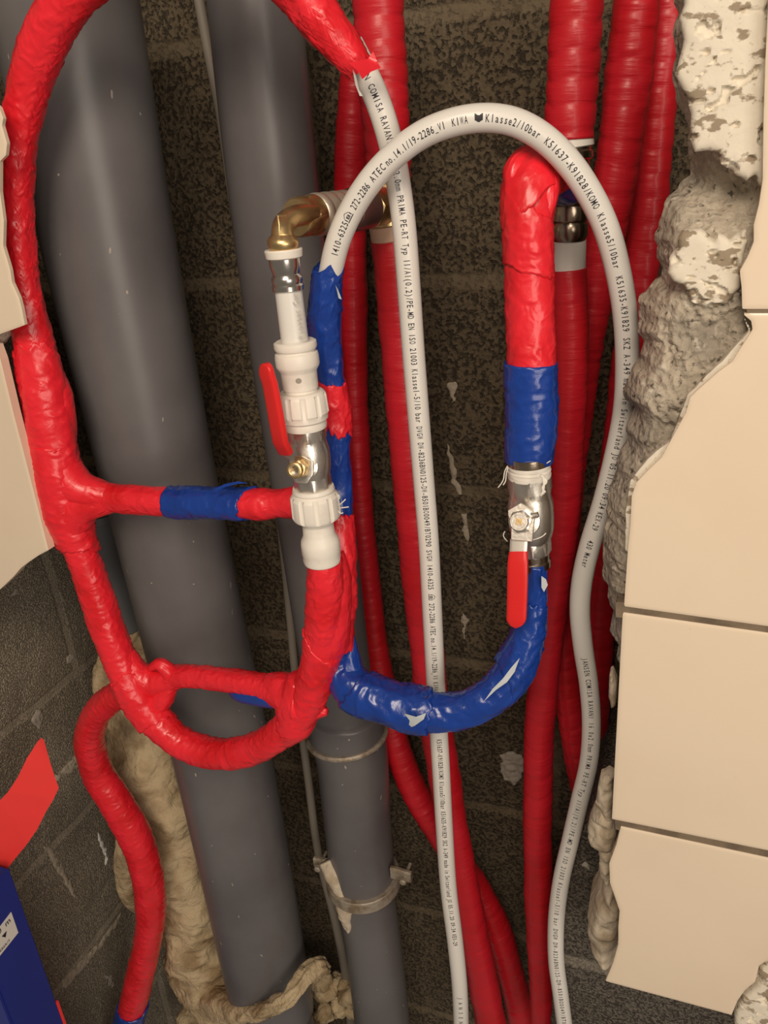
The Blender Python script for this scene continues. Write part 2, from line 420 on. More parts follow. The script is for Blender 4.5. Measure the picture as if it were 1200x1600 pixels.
def slab(name, poly_px, Yf, Yb, m, parent=None, step=.0012, hf=None, rag=0.0, world=False):
    """wall piece standing in the plane Y=Yf from a pixel outline; hf(X,Z,dist)->extra depth of its front face"""
    poly = []
    w = np.array(poly_px) if world else np.array([P(u, v, Yf) for u, v in poly_px])[:, [0, 2]]
    for i in range(len(w)):
        a, b = w[i], w[(i+1) % len(w)]; n = max(1, int(np.linalg.norm(b-a)/.003)) if rag else 1
        for k in range(n):
            q = a + (b-a)*k/n
            if rag: q = q + rag*np.array([float(vn(q[0]*160, q[1]*160, 1, 2)), float(vn(q[0]*160, q[1]*160, 9, 4))])
            poly.append(tuple(q))
    pa = np.array(poly); lo, hi = pa.min(0), pa.max(0)
    nx, nz = int((hi[0]-lo[0])/step)+2, int((hi[1]-lo[1])/step)+2
    X, Z = np.meshgrid(lo[0]+np.arange(nx+1)*step-step/2, lo[1]+np.arange(nz+1)*step-step/2, indexing='ij')
    cell = inside((X[:-1, :-1]+X[1:, 1:])/2, (Z[:-1, :-1]+Z[1:, 1:])/2, poly)
    use = np.zeros(X.shape, int)
    for a in (0, 1):
        for b in (0, 1): use[a:a+cell.shape[0], b:b+cell.shape[1]] += cell
    idx = -np.ones(X.shape, int); k = use > 0; idx[k] = np.arange(k.sum())
    x, z = X[k], Z[k]; bd = use[k] < 4
    D, qx, qz = near(x, z, poly); ins = inside(x, z, poly)
    mv = bd & (D < step*1.6); x = np.where(mv, qx, x); z = np.where(mv, qz, z); D = np.where(mv | ~ins, 0, D)
    y = np.full(x.shape, Yf) + (hf(x, z, D) if hf else 0)
    n = len(x); V = np.concatenate([np.stack([x, y, z], 1), np.stack([x, np.maximum(Yb, y+.0005), z], 1)])
    I, J = np.nonzero(cell); a, b, c, d = idx[I, J], idx[I+1, J], idx[I+1, J+1], idx[I, J+1]
    F = np.concatenate([np.stack([a, b, c, d], 1), np.stack([d, c, b, a], 1)+n])
    cp = np.pad(cell, 1); S = []
    ii, jj = I+1, J+1
    for (di, dj, p, q) in ((0, -1, a, b), (1, 0, b, c), (0, 1, c, d), (-1, 0, d, a)):
        e = ~cp[ii+di, jj+dj]; S.append(np.stack([q[e], p[e], p[e]+n, q[e]+n], 1))
    F = np.concatenate([F]+S)
    return sharp(link(name, V, F, m, parent), 50)

# ---------------------------------------------------------------- lettering that lies on a pipe
_gc = {}
def glyph(ch):
    if ch in _gc: return _gc[ch]
    cu = bpy.data.curves.new('g', 'FONT'); cu.body = ch; cu.size = 1; cu.resolution_u = 2; cu.offset = .010
    o = bpy.data.objects.new('g', cu); COL.objects.link(o); bpy.context.view_layer.update()
    me = bpy.data.meshes.new_from_object(o.evaluated_get(bpy.context.evaluated_depsgraph_get()))
    bm = bmesh.new(); bm.from_mesh(me); bmesh.ops.triangulate(bm, faces=bm.faces[:])
    for _ in range(3):
        e = [x for x in bm.edges if x.calc_length() > .16]
        if not e: break
        bmesh.ops.subdivide_edges(bm, edges=e, cuts=1)
        bmesh.ops.triangulate(bm, faces=[f for f in bm.faces if len(f.verts) > 3])
    bm.verts.ensure_lookup_table(); bm.normal_update()
    v = np.array([x.co[:2] for x in bm.verts]) if bm.verts else np.zeros((0, 2)); f = [tuple(q.index for q in x.verts) for x in bm.faces]
    bm.free(); bpy.data.objects.remove(o); bpy.data.curves.remove(cu); bpy.data.meshes.remove(me)
    _gc[ch] = (v, f); return _gc[ch]
LOGO = '\u0001'; CREST = '\u0002'
def special(ch):
    r = []; f = []
    def box(x0, y0, x1, y1):
        b = len(r); r.extend([(x0, y0), (x1, y0), (x1, y1), (x0, y1)]); f.append((b, b+1, b+2, b+3))
    if ch == LOGO:       # small house-shaped mark over an underline
        box(0, -.1, 1, .02); box(.05, .12, .15, .55); box(.85, .12, .95, .55); box(.3, .12, .7, .22); box(.3, .3, .7, .4); box(.3, .48, .7, .56); box(.3, .12, .4, .56); box(.6, .12, .7, .56)
        for k in range(4): box(.1+.1*k, .62+.09*k, .2+.1*k, .71+.09*k); box(.8-.1*k, .62+.09*k, .9-.1*k, .71+.09*k)
    else:                # crest with notched top and pointed base
        for k in range(6):
            x0, x1 = k/6, (k+1)/6; e = abs((x0+x1)/2-.5)*2; lo, hi = -.12+.28*e, .62+.30*e
            for q in range(6): box(x0, lo+(hi-lo)*q/6, x1, lo+(hi-lo)*(q+1)/6)
    return np.array(r), f
def lettering(name, path, runs, parent, cap=.0042, lift=.00012, th0=0.0, m=None):
    for text, a, b in runs:
        V = []; F = []; U = 0; s0, s1 = path.at(*a), path.at(*b); chars = list(text); adv = (s1-s0)/max(len(chars), 1)
        for i, ch in enumerate(chars):
            if ch == ' ': continue
            v, f = special(ch) if ch in (LOGO, CREST) else glyph(ch)
            if len(v) == 0: continue
            mn, mxx = v[:, 0].min(), v[:, 0].max(); w = max(mxx-mn, .02)
            ys = cap / .73
            xs = min(.80*adv / w, ys*.72)
            if ch in (LOGO, CREST): xs = adv*.95; ys = cap*1.1
            x = s0 + (i+.5)*adv + (v[:, 0]-(mn+mxx)/2)*xs
            y = (v[:, 1]-.36)*ys
            r = np.interp(x, path.s, path.q[:, 3])
            q = path.surf(x, y/r + th0, lift)
            F += [tuple(k+U for k in ff) for ff in f]; V.append(q); U += len(v)
        link(name, np.vstack(V), F, m or INK, parent, False)

# ================================================================ THE SETTING
def grid_wall(name, o, du, dv, nu, nv, m, disp):
    a, b = np.meshgrid(np.linspace(0, 1, nu), np.linspace(0, 1, nv), indexing='ij')
    o, du, dv = map(np.array, (o, du, dv)); n = np.cross(du, dv); n = n/np.linalg.norm(n)
    p = o + a[..., None]*du + b[..., None]*dv
    p = p + n * disp(p[..., 0], p[..., 1], p[..., 2])[..., None]
    idx = np.arange(nu*nv).reshape(nu, nv)
    F = np.stack([idx[:-1, :-1], idx[1:, :-1], idx[1:, 1:], idx[:-1, 1:]], -1).reshape(-1, 4)
    return structure(link(name, p.reshape(-1, 3), F, m))
def rough(amp, sc, joint=None):
    def f(x, y, z):
        d = amp * fbm(x*sc, y*sc, z*sc, 3, 4)
        if joint:
            r, off = joint; k = ((z+off)/r) % 1; k = np.minimum(k, 1-k)*r
            d = d - .0022*np.exp(-(k/.006)**2)
        return d
    return f
XS = P(215, 1200, .75)[0]
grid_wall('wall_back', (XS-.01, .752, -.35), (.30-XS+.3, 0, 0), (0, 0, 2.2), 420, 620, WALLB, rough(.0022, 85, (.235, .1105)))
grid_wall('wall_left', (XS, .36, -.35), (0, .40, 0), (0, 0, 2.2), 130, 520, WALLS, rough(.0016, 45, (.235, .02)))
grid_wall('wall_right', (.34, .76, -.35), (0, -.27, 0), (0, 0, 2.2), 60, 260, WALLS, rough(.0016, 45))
# paint and mortar splashes on the walls
def splash(name, pts, Y, m, parent, bump=.0015):
    return slab(name, pts, Y+.0012, Y+.0035, m, parent, .0010, lambda x, z, d: .0022*fbm(x*180, z*180, 1, 3, 3) + .0014*np.exp(-d/.0012), rag=.0032)
wb = bpy.data.objects['wall_back']
def onside(u, v): return PX(u, v, XS+.0012)
def side_patch(name, pts, m, parent):
    w = [onside(*p)[1:] for p in pts]
    o = slab(name, w, .0009, .0035, m, parent, .0010, lambda x, z, d: .0018*fbm(x*180, z*180, 1, 3, 3) + .0012*np.exp(-d/.0012), rag=.0028, world=True)
    c = np.array([v.co[:] for v in o.data.vertices]); c = np.stack([XS + .0022 - c[:, 1], c[:, 0], c[:, 2]], 1)
    o.data.vertices.foreach_set('co', c.ravel()); o.data.flip_normals(); return o
wl = bpy.data.objects['wall_left']
SPL = mat('dried_paint_splash', (.36, .32, .27), .8, bump=[('noise', 160, .5, .001)])
SPL2 = mat('dried_mortar_smear', (.36, .31, .235), .9, bump=[('noise', 160, .6, .001)])
side_patch('paint_splash', [(58, 1108), (66, 1112), (68, 1128), (62, 1140), (52, 1128)], SPL, wl)
side_patch('paint_splash', [(104, 1030), (112, 1020), (122, 1024), (118, 1036), (106, 1039)], SPL, wl)
side_patch('paint_splash', [(152, 1302), (158, 1308), (166, 1325), (169, 1348), (166, 1350), (162, 1330), (153, 1312)], STICK, wl)
side_patch('paint_splash', [(164, 1522), (175, 1524), (180, 1536), (176, 1544), (170, 1536)], SPL, wl)
side_patch('paint_splash', [(18, 928), (27, 918), (28, 930), (20, 932)], SPL, wl)
side_patch('mortar_smear', [(68, 1320), (78, 1322), (98, 1352), (122, 1402), (118, 1403), (90, 1362)], SPL2, wl)
side_patch('mortar_smear', [(88, 1212), (120, 1182), (130, 1188), (112, 1208), (90, 1224)], SPL2, wl)
side_patch('mortar_smear', [(100, 1530), (150, 1478), (192, 1424), (188, 1440), (140, 1502), (98, 1552)], SPL2, wl)
for q in ([(784, 1182), (800, 1174), (814, 1180), (818, 1205), (806, 1228), (792, 1222), (782, 1205)], [(702, 602), (710, 598), (712, 612), (706, 632), (701, 618)],
          [(694, 692), (700, 700), (712, 735), (718, 770), (714, 772), (704, 740)], [(716, 800), (726, 806), (732, 840), (726, 852), (722, 825)], [(722, 960), (730, 965), (726, 1000), (720, 985)]):
    splash('paint_splash', q, .7485, SPL if q[0][1] > 1000 else SPL2, wb)

# lower right: grey block standing in front of the back wall
led = slab('wall_right_ledge', [(930, 1275), (908, 1296), (890, 1330), (872, 1385), (866, 1440), (862, 1500), (860, 1700), (1400, 1760), (1400, 1330), (1000, 1280)], .585, .75, WALLR, None, .0022,
           lambda x, z, d: .0015*fbm(x*70, z*70, 0, 3, 8) + .004*np.exp(-d/.004), rag=.0012)
led.name = 'wall_right.001'; structure(led)
splash('paint_splash', [(904, 1346), (918, 1345), (926, 1356), (920, 1361), (908, 1356)], .583, SPL, led)

# the tiled front wall, broken open
def near_px(u, v, Y=.49):
    p = P(u, v, Y); return p[0], p[2]
_h0 = [(*near_px(u, v), r, a) for u, v, r, a in ((1118, 302, .016, .016), (1165, 310, .012, .012), (1085, 300, .012, .008), (1010, 500, .014, .010), (1060, 545, .018, .004), (1120, 520, .012, .006), (980, 660, .007, .012), (1060, 350, .010, .000))]
def core_h(x, z, d):
    y = .030*np.exp(-(d/.0085)**1.3)
    y = y + .0030*fbm(x*110, z*110, 2, 4, 5) + .0013*(1-np.abs(fbm(x*230, z*230, 5, 2, 7))*2.5)*np.clip(d/.004, 0, 1)
    for cx, cz, r, a in _h0: y = y + a*np.exp(-((x-cx)**2+(z-cz)**2)/r**2)
    return np.maximum(y, -.001)
coreR = [(1056, -60), (1056, 10), (1048, 45), (1053, 95), (1051, 110), (1056, 150), (1070, 180), (1078, 205), (1079, 240), (1076, 280), (1058, 292), (1042, 315), (1034, 342),
         (1026, 362), (1022, 395), (1026, 425), (1032, 445), (1012, 462), (1002, 480), (996, 510), (999, 540), (1008, 562), (998, 588), (984, 606), (976, 635), (982, 665), (982, 690),
         (984, 705), (974, 735), (965, 765), (953, 795), (948, 850), (947, 900), (946, 925), (955, 955), (958, 990), (955, 1022), (965, 1030), (967, 1120), (964, 1200), (965, 1400), (975, 1535), (1150, 1582), (1400, 1630), (1400, -60)]
coreR = [(u-(10 if 700 <= v <= 1030 else 7 if 455 <= v < 700 else 3 if 300 < v < 455 else 0) if u < 1090 else u, v) for u, v in coreR]
wr = slab('wall_front_right', coreR, .4925, .535, MORTAR, None, .0011, core_h, rag=.0022); structure(wr)
def skim_h(x, z, d):
    y = .0008*fbm(x*60, z*60, 3, 3, 6) + .003*np.exp(-d/.0014)
    n = fbm(x*150, z*240, 7, 2, 14)
    return y + .0030*np.clip((n-.30)*6, 0, 1)
sk = [[(1070, -60), (1068, 8), (1062, 30), (1066, 62), (1060, 100), (1056, 115), (1062, 130), (1073, 150), (1080, 180), (1080, 215), (1088, 238), (1108, 236), (1122, 240), (1128, 255),
       (1146, 264), (1150, 275), (1166, 284), (1180, 275), (1187, 290), (1202, 285), (1215, 200), (1215, -60)],
      [(1060, 372), (1066, 364), (1086, 361), (1096, 360), (1108, 372), (1112, 380), (1118, 366), (1130, 368), (1138, 376), (1152, 366), (1166, 360), (1170, 380), (1158, 420), (1160, 450), (1146, 462), (1136, 474),
       (1112, 488), (1096, 482), (1082, 470), (1070, 450), (1052, 440), (1042, 428), (1046, 405), (1062, 390)],
      [(1260, 1470), (1198, 1498), (1186, 1520), (1192, 1535), (1172, 1552), (1160, 1560), (1148, 1592), (1150, 1640), (1260, 1660)]]
for i, q in enumerate(sk):
    slab('plaster_skim', q, .4885 if i < 2 else .487, .4985, SKIM, wr, .0008, skim_h, rag=.0010)
slab('mortar_chip', [(952, 1062), (957, 1060), (962, 1075), (960, 1108), (953, 1112), (949, 1095)], .50, .515, CEMENT, wr, .0009, lambda x, z, d: .004*np.exp(-d/.002), rag=.001)
slab('mortar_chip', [(936, 1222), (948, 1216), (956, 1222), (956, 1290), (944, 1288), (938, 1270), (929, 1260), (932, 1250)], .497, .512, CEMENT, wr, .0009, lambda x, z, d: .004*np.exp(-d/.002)+.002*vn(x*200, z*200, 2), rag=.001)
slab('mortar_chip', [(925, 1285), (938, 1278), (956, 1284), (962, 1300), (958, 1360), (948, 1400), (938, 1380), (934, 1340), (920, 1330), (916, 1308)], .496, .520, CEMENT, wr, .0009, lambda x, z, d: .007*np.exp(-d/.004)+.003*vn(x*150, z*150, 2), rag=.001)
slab('mortar_chip', [(944, 1402), (956, 1400), (968, 1420), (974, 1436), (968, 1470), (962, 1510), (950, 1530), (935, 1524), (918, 1500), (914, 1460), (928, 1430)], .505, .565, CEMENT, wr, .0009, lambda x, z, d: .016*np.exp(-d/.005)+.004*vn(x*120, z*120, 2), rag=.0012)
def tile_h(x, z, d): return .0006*np.exp(-d/.0008)
T = [[(1204, -60), (1196, 100), (1193, 200), (1192, 280), (1186, 320), (1178, 352), (1178, 378), (1168, 402), (1156, 424), (1159, 450), (1160, 483), (1400, 484), (1400, -60)],
     [(1160, 490), (1174, 502), (1176, 516), (1160, 540), (1144, 566), (1122, 582), (1090, 610), (1078, 622), (1072, 645), (1050, 685), (1034, 715), (1010, 738), (994, 755), (987, 776), (985, 820), (981, 860), (975, 948), (1400, 1007), (1400, 490)],
     [(973, 957.5), (966, 1090), (956, 1280.5), (1400, 1370), (1400, 1018)],
     [(970, 1292), (963, 1320), (952, 1350), (953, 1380), (962, 1406), (968, 1424), (966, 1450), (966, 1476), (958, 1505), (946, 1534), (1143, 1587), (1152, 1565), (1164, 1548), (1180, 1535), (1186, 1510), (1204, 1498), (1400, 1450), (1400, 1384)]]
for q in T: slab('wall_tile', q, .480, .4885, TILE, wr, .0011, tile_h)
slab('tile_grout', [(962, 940), (962, 964), (1400, 1024), (1400, 1000)], .4811, .491, GROUT, wr, .0015)
slab('tile_grout', [(960, 1276), (962, 1296), (1400, 1386), (1400, 1366)], .4811, .491, GROUT, wr, .0015)
slab('tile_grout', [(1166, 478), (1168, 496), (1400, 496), (1400, 478)], .4811, .491, GROUT, wr, .0015)
# broken glaze: bare biscuit showing along the fractured edge
slab('tile_biscuit', [(1160, 492), (1172, 512), (1160, 530), (1130, 564), (1092, 600), (1074, 618), (1062, 650), (1046, 690), (1020, 712), (1000, 732), (984, 752), (978, 790), (976, 860), (988, 868), (1000, 760), (1100, 630), (1180, 540)], .4835, .4895, SKIM, wr, .001, tile_h, rag=.0008)

coreL = [(-200, 150), (-40, 165), (-30, 225), (-30, 300), (-26, 400), (-10, 450), (4, 500), (2, 530), (-20, 560), (-4, 640), (20, 745), (42, 830), (34, 850), (10, 870), (-15, 895), (-200, 950)]
wf = slab('wall_front_left', coreL, .4915, .503, MORTAR, None, .0014, lambda x, z, d: .004*np.exp(-d/.003)+.001*vn(x*150, z*150, 1), rag=.0015); structure(wf)
for tb, q in zip((.4835, .4885), ([(-200, 120), (-20, 150), (-2, 168), (4, 185), (2, 196), (10, 224), (8, 243), (-1, 252), (-1, 300), (5, 345), (4, 385), (10, 405), (15, 422), (18, 442), (29, 466), (33, 482), (38, 508), (0, 522), (-200, 570)],
          [(-200, 500), (-8, 540), (0, 562), (20, 645), (46, 745), (75, 860), (60, 868), (45, 878), (32, 888), (20, 902), (0, 921), (-40, 940), (-200, 980)])):
    slab('wall_tile', q, .480, tb, TILE, wf, .0011, tile_h)
# the wall goes on above and left of the picture, a ceiling closes the room beyond
for nm, x0, x1, z0, z1 in (('wall_front_left.001', -1.3, -.60, 1.12, 2.3), ('wall_front_right.001', .19, 1.2, .1, 2.3)):
    bm = bmesh.new(); bmesh.ops.create_cube(bm, size=1)
    for v in bm.verts: v.co = Vector(((x0+x1)/2 + v.co.x*(x1-x0), .52+v.co.y*.03, (z0+z1)/2 + v.co.z*(z1-z0)))
    me = bpy.data.meshes.new('wall'); bm.to_mesh(me); bm.free(); me.materials.append(MORTAR)
    o = bpy.data.objects.new(nm, me); COL.objects.link(o); structure(o)

# ================================================================ GREY DRAIN PIPES
rnd = np.random.RandomState(4)
def chips(path, n, parent, s0, s1, half=1.1):
    V = []; F = []
    for k in range(n):
        s = s0 + (s1-s0)*rnd.rand(); t = (rnd.rand()*2-1)*half; L = .0008 + .0035*rnd.rand()**2; wd = .0004+.0008*rnd.rand()
        a = rnd.rand()*.9-.45; b = len(V); r = float(np.interp(s, path.s, path.q[:, 3]))
        for j in range(6):
            q = 2*math.pi*j/6; dx, dy = L*math.cos(q)*(.7+.5*rnd.rand()), wd*math.sin(q)*(.7+.6*rnd.rand())
            V.append(path.surf(np.array(s + dx*math.cos(a)-dy*math.sin(a)), np.array(t+(dx*math.sin(a)+dy*math.cos(a))/r), .0002))
        F.append(tuple(range(b, b+6)))
    o = link('plaster_speck', V, F, SPL, parent, False); o['kind'] = 'stuff'; return o
pa = Path([(93, -40, .605, 232), (175, 400, .605, 202), (252, 760, .605, 174), (352, 1200, .605, 149), (412, 1500, .605, 130), (428, 1580, .605, 124)], .004)
A = tube('drain_pipe', pa, GREYP, nth=96, ds=.01)
pa2 = Path([(410, 1490, .605, 118), (428, 1580, .605, 113), (455, 1700, .605, 108)], .004)
tube('lower_pipe_section', pa2, GREYP, A, nth=64, ds=.01)
chips(pa, 46, A, .05, pa.len, 1.2)
tag(A, 'thick dark grey plastic drain pipe running down behind the red hose loop', 'pipe', 'grey drain pipes')
pb = Path([(393, -50, .655, 150), (417, 200, .655, 144), (452, 500, .655, 136), (500, 860, .655, 118), (540, 1140, .655, 104), (547, 1165, .655, 106)], .004)
B = tube('drain_pipe', pb, GREYP, nth=72, ds=.01)
pb2 = Path([(538, 1108, .655, 118), (541, 1138, .655, 120), (543, 1152, .655, 117), (548, 1170, .655, 114), (560, 1300, .655, 104), (567, 1376, .655, 100)], .003)
tube('pipe_socket', pb2, GREYP, B, nth=72, ds=.004)
pb3 = Path([(566, 1365, .655, 92), (586, 1500, .655, 88), (606, 1680, .655, 84)], .004)
tube('lower_pipe_section', pb3, GREYP, B, nth=64, ds=.01)
c0, c1 = P(541, 1142, .655), P(543, 1154, .655)
lathe('sealant_ring', c0, c0+(c1-c0)/np.linalg.norm(c1-c0)*.006, [(0, .0455), (.002, .0472), (.0045, .047), (.006, .0455)], CLAMP, B)
chips(pb2, 10, B, 0, pb2.len, 1.0); chips(pb3, 12, B, 0, pb3.len, 1.0)
tag(B, 'slimmer grey drain pipe with a socket, right of the thick one', 'pipe', 'grey drain pipes')
# capped stub at the left
st = lathe_px('drain_pipe', (152, 800), (196, 980), .67, .67, [(0, 40), (0, 62), (.06, 64), (.07, 60), (1, 52)], mat('blue_grey_pipe', (.16, .17, .18), .45), None)
tag(st, 'short blue grey pipe stub in the dark corner left of the thick drain pipe', 'pipe')
# thin conduit
pc = Path([(300, -60, .70, 17), (322, 60, .70, 17), (345, 180, .70, 16), (366, 320, .70, 16), (402, 540, .70, 15), (430, 740, .70, 14), (452, 950, .70, 13), (465, 1090, .70, 13), (482, 1220, .69, 13), (497, 1330, .69, 13), (522, 1430, .69, 14), (542, 1520, .69, 18), (552, 1620, .69, 18)], .004)
tag(tube('cable_conduit', pc, CONDUIT, nth=16, ds=.006), 'thin dusty grey conduit running down beside the slimmer drain pipe', 'conduit')

# clamp on the slimmer pipe
cl = empty('pipe_clamp', P(566, 1372, .655)); 
def kid(o, par):
    o.parent = par; o.matrix_parent_inverse = Matrix.Translation(par.location).inverted(); return o
ca, cb = P(566, 1364, .655), P(568, 1380, .655); ax = (cb-ca)/np.linalg.norm(cb-ca)
kid(lathe('clamp_band', ca, ca+ax*.017, [(0, .040), (0, .0455), (.001, .0462), (.016, .0462), (.017, .0455), (.017, .040)], CLAMP), cl)
for (u, v, dx) in ((508, 1350, -1), (626, 1366, 1)):
    p = P(u, v, .645)
    b = strip('clamp_ear', [p+np.array([-.012*dx, 0, 0]), p, p+np.array([.014*dx, -.001, .001])], [(0, 0, 1)]*3, [(0, 1, 0)]*3, [.018, .018, .016], .006, CLAMP); kid(b, cl)
    s_ = lathe('clamp_screw', p+np.array([.006*dx, -.012, 0]), p+np.array([.006*dx, .02, 0]), [(0, .003), (.001, .0045, 'hex'), (.005, .0045, 'hex'), (.005, .002), (.03, .002)], CLAMP, nth=24); kid(s_, cl)
drip = Path([(512, 1344, .63, 26), (520, 1362, .625, 30), (530, 1385, .625, 26), (536, 1408, .622, 27), (540, 1430, .622, 24), (545, 1455, .622, 5)], .001)
d_ = tube('mortar_drip', drip, CEMENT, nth=24, fn=lambda s, t, r: .003*fbm(np.cos(t)*1.3, np.sin(t)*1.3, s*90, 2, 3)); kid(d_, cl)
tag(cl, 'mortar-crusted metal clamp around the slimmer grey drain pipe', 'clamp')
# ================================================================ INSULATION
def blob(name, st, m, parent, amp, f, seed, nth=64, ds=.003, sc=1.0):
    pth = Path(st, .002)
    return tube(name, pth, m, parent, nth=nth, ds=ds, fn=lambda s, t, r: amp*fbm(np.cos(t)*f, np.sin(t)*f, s*f*22, 4, seed) - r*.0)
FI = blob('insulation_wool', [(172, 850, .70, 20), (190, 905, .69, 50), (206, 980, .685, 70), (212, 1050, .68, 90), (226, 1130, .67, 112), (248, 1210, .655, 124), (270, 1290, .645, 122), (288, 1370, .635, 116), (306, 1450, .63, 108), (325, 1510, .625, 100), (352, 1570, .62, 96), (400, 1650, .62, 90)], FOAM, None, .013, 1.5, 3)
blob('wool_clump', [(188, 1300, .625, 12), (196, 1330, .62, 34), (200, 1370, .62, 38), (207, 1405, .62, 28), (212, 1425, .62, 8)], FOAM, FI, .004, 1.8, 8, 40, .002)
blob('wool_clump', [(165, 1000, .69, 14), (166, 1050, .68, 34), (175, 1100, .67, 50), (195, 1150, .65, 56), (215, 1200, .64, 40)], FOAM, FI, .008, 1.8, 18, 40, .002)
blob('wool_clump', [(262, 1490, .63, 14), (275, 1510, .625, 40), (300, 1532, .61, 54), (325, 1555, .60, 50), (352, 1572, .575, 44), (385, 1580, .556, 34), (425, 1574, .548, 26), (458, 1552, .556, 22), (478, 1524, .58, 24), (496, 1512, .60, 30), (512, 1512, .62, 12)], FOAM, FI, .006, 2.0, 28, 44, .0015)
blob('wool_clump', [(290, 1580, .66, 40), (330, 1610, .65, 80), (380, 1640, .64, 90)], FOAM, FI, .008, 1.8, 38, 40, .003)
tag(FI, 'crumbling tan insulation stuffed down the corner left of the thick grey pipe', 'insulation')
V = []; F = []; U = 0
for k in range(26):
    u, v, w = 462+rnd.rand()*92, 1530+rnd.rand()*95, 16+30*rnd.rand()
    p = P(u, v, .67+.02*rnd.rand()); r = px2m(p, w)/2
    a, b = np.meshgrid(np.linspace(0, math.pi, 12), np.linspace(0, 2*math.pi, 20, endpoint=False), indexing='ij')
    d = np.stack([np.sin(a)*np.cos(b), np.sin(a)*np.sin(b), np.cos(a)], -1); c = p + d*r*(1+.5*fbm(d[..., 0]*1.6+k*5, d[..., 1]*1.6, d[..., 2]*1.6, 3, k)[..., None])
    V.append(c.reshape(-1, 3)); F += [tuple(U+x for x in (i*20+j, (i+1)*20+j, (i+1)*20+(j+1) % 20, i*20+(j+1) % 20)) for i in range(11) for j in range(20)]; U += 240
db = link('debris', np.vstack(V), F, FOAM); db['kind'] = 'stuff'
tag(db, 'crumbled tan debris heaped between the two grey drain pipes', 'debris')

# ================================================================ RED INSULATED RISERS AT THE BACK
def ribs(pitch, step, wr, seed, lump=.0008):
    def f(s, th, r):
        cx, sy = np.cos(th), np.sin(th)
        ph = s/pitch + .35*vn(cx, sy, s*25, seed); fr = ph-np.floor(ph); saw = np.where(fr < .9, np.sin(fr/.9*math.pi)**.5, 0)
        w = np.maximum(vn(cx*1.2, sy*1.2, s*260, seed+2), 0) * (.5+.5*vn(cx, sy, s*40, seed+5))
        return step*(saw-.6) + wr*w + lump*vn(cx*.9, sy*.9, s*30, seed+7)
    return f
def riser(st, label, fn, group='red insulated risers'):
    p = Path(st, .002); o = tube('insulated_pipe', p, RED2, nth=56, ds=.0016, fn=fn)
    tag(o, label, 'pipe', group); return o, p
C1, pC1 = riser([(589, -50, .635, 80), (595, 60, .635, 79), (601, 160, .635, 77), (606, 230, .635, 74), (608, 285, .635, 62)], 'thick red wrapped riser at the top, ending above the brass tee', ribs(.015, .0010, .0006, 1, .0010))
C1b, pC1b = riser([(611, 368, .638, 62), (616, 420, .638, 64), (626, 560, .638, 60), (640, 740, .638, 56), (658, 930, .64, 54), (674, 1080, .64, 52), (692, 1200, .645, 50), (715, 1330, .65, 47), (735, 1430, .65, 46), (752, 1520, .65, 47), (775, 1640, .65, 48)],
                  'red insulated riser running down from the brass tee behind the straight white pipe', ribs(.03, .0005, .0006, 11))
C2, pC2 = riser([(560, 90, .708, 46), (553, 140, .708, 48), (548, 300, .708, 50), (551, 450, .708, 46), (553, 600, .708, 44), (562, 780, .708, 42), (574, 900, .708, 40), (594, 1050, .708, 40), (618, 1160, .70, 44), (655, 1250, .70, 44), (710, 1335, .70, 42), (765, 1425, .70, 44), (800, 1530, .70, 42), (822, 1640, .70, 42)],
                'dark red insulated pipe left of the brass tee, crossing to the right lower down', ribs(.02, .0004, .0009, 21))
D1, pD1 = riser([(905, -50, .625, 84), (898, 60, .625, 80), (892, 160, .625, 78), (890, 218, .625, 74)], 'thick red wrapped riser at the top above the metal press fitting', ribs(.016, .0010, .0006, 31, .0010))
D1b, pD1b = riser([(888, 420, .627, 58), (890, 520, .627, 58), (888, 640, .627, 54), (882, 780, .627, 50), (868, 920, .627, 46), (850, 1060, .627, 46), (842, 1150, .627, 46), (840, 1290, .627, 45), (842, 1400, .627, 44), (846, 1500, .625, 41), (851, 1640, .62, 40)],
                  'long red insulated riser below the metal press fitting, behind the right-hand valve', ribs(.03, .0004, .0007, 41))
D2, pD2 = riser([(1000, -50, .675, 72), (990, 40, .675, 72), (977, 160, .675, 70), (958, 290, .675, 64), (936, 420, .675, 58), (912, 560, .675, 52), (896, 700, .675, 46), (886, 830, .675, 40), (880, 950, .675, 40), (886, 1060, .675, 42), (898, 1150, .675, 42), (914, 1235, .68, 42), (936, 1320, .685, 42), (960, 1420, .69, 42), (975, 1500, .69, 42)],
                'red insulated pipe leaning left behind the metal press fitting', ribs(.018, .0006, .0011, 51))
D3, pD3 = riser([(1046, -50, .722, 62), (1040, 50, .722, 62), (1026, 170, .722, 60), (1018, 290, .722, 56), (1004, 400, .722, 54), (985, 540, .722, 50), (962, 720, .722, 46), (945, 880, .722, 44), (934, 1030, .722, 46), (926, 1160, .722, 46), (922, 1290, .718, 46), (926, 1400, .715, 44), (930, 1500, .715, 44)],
                'rightmost red insulated pipe, half hidden by the broken plaster edge', ribs(.02, .0006, .0009, 61))

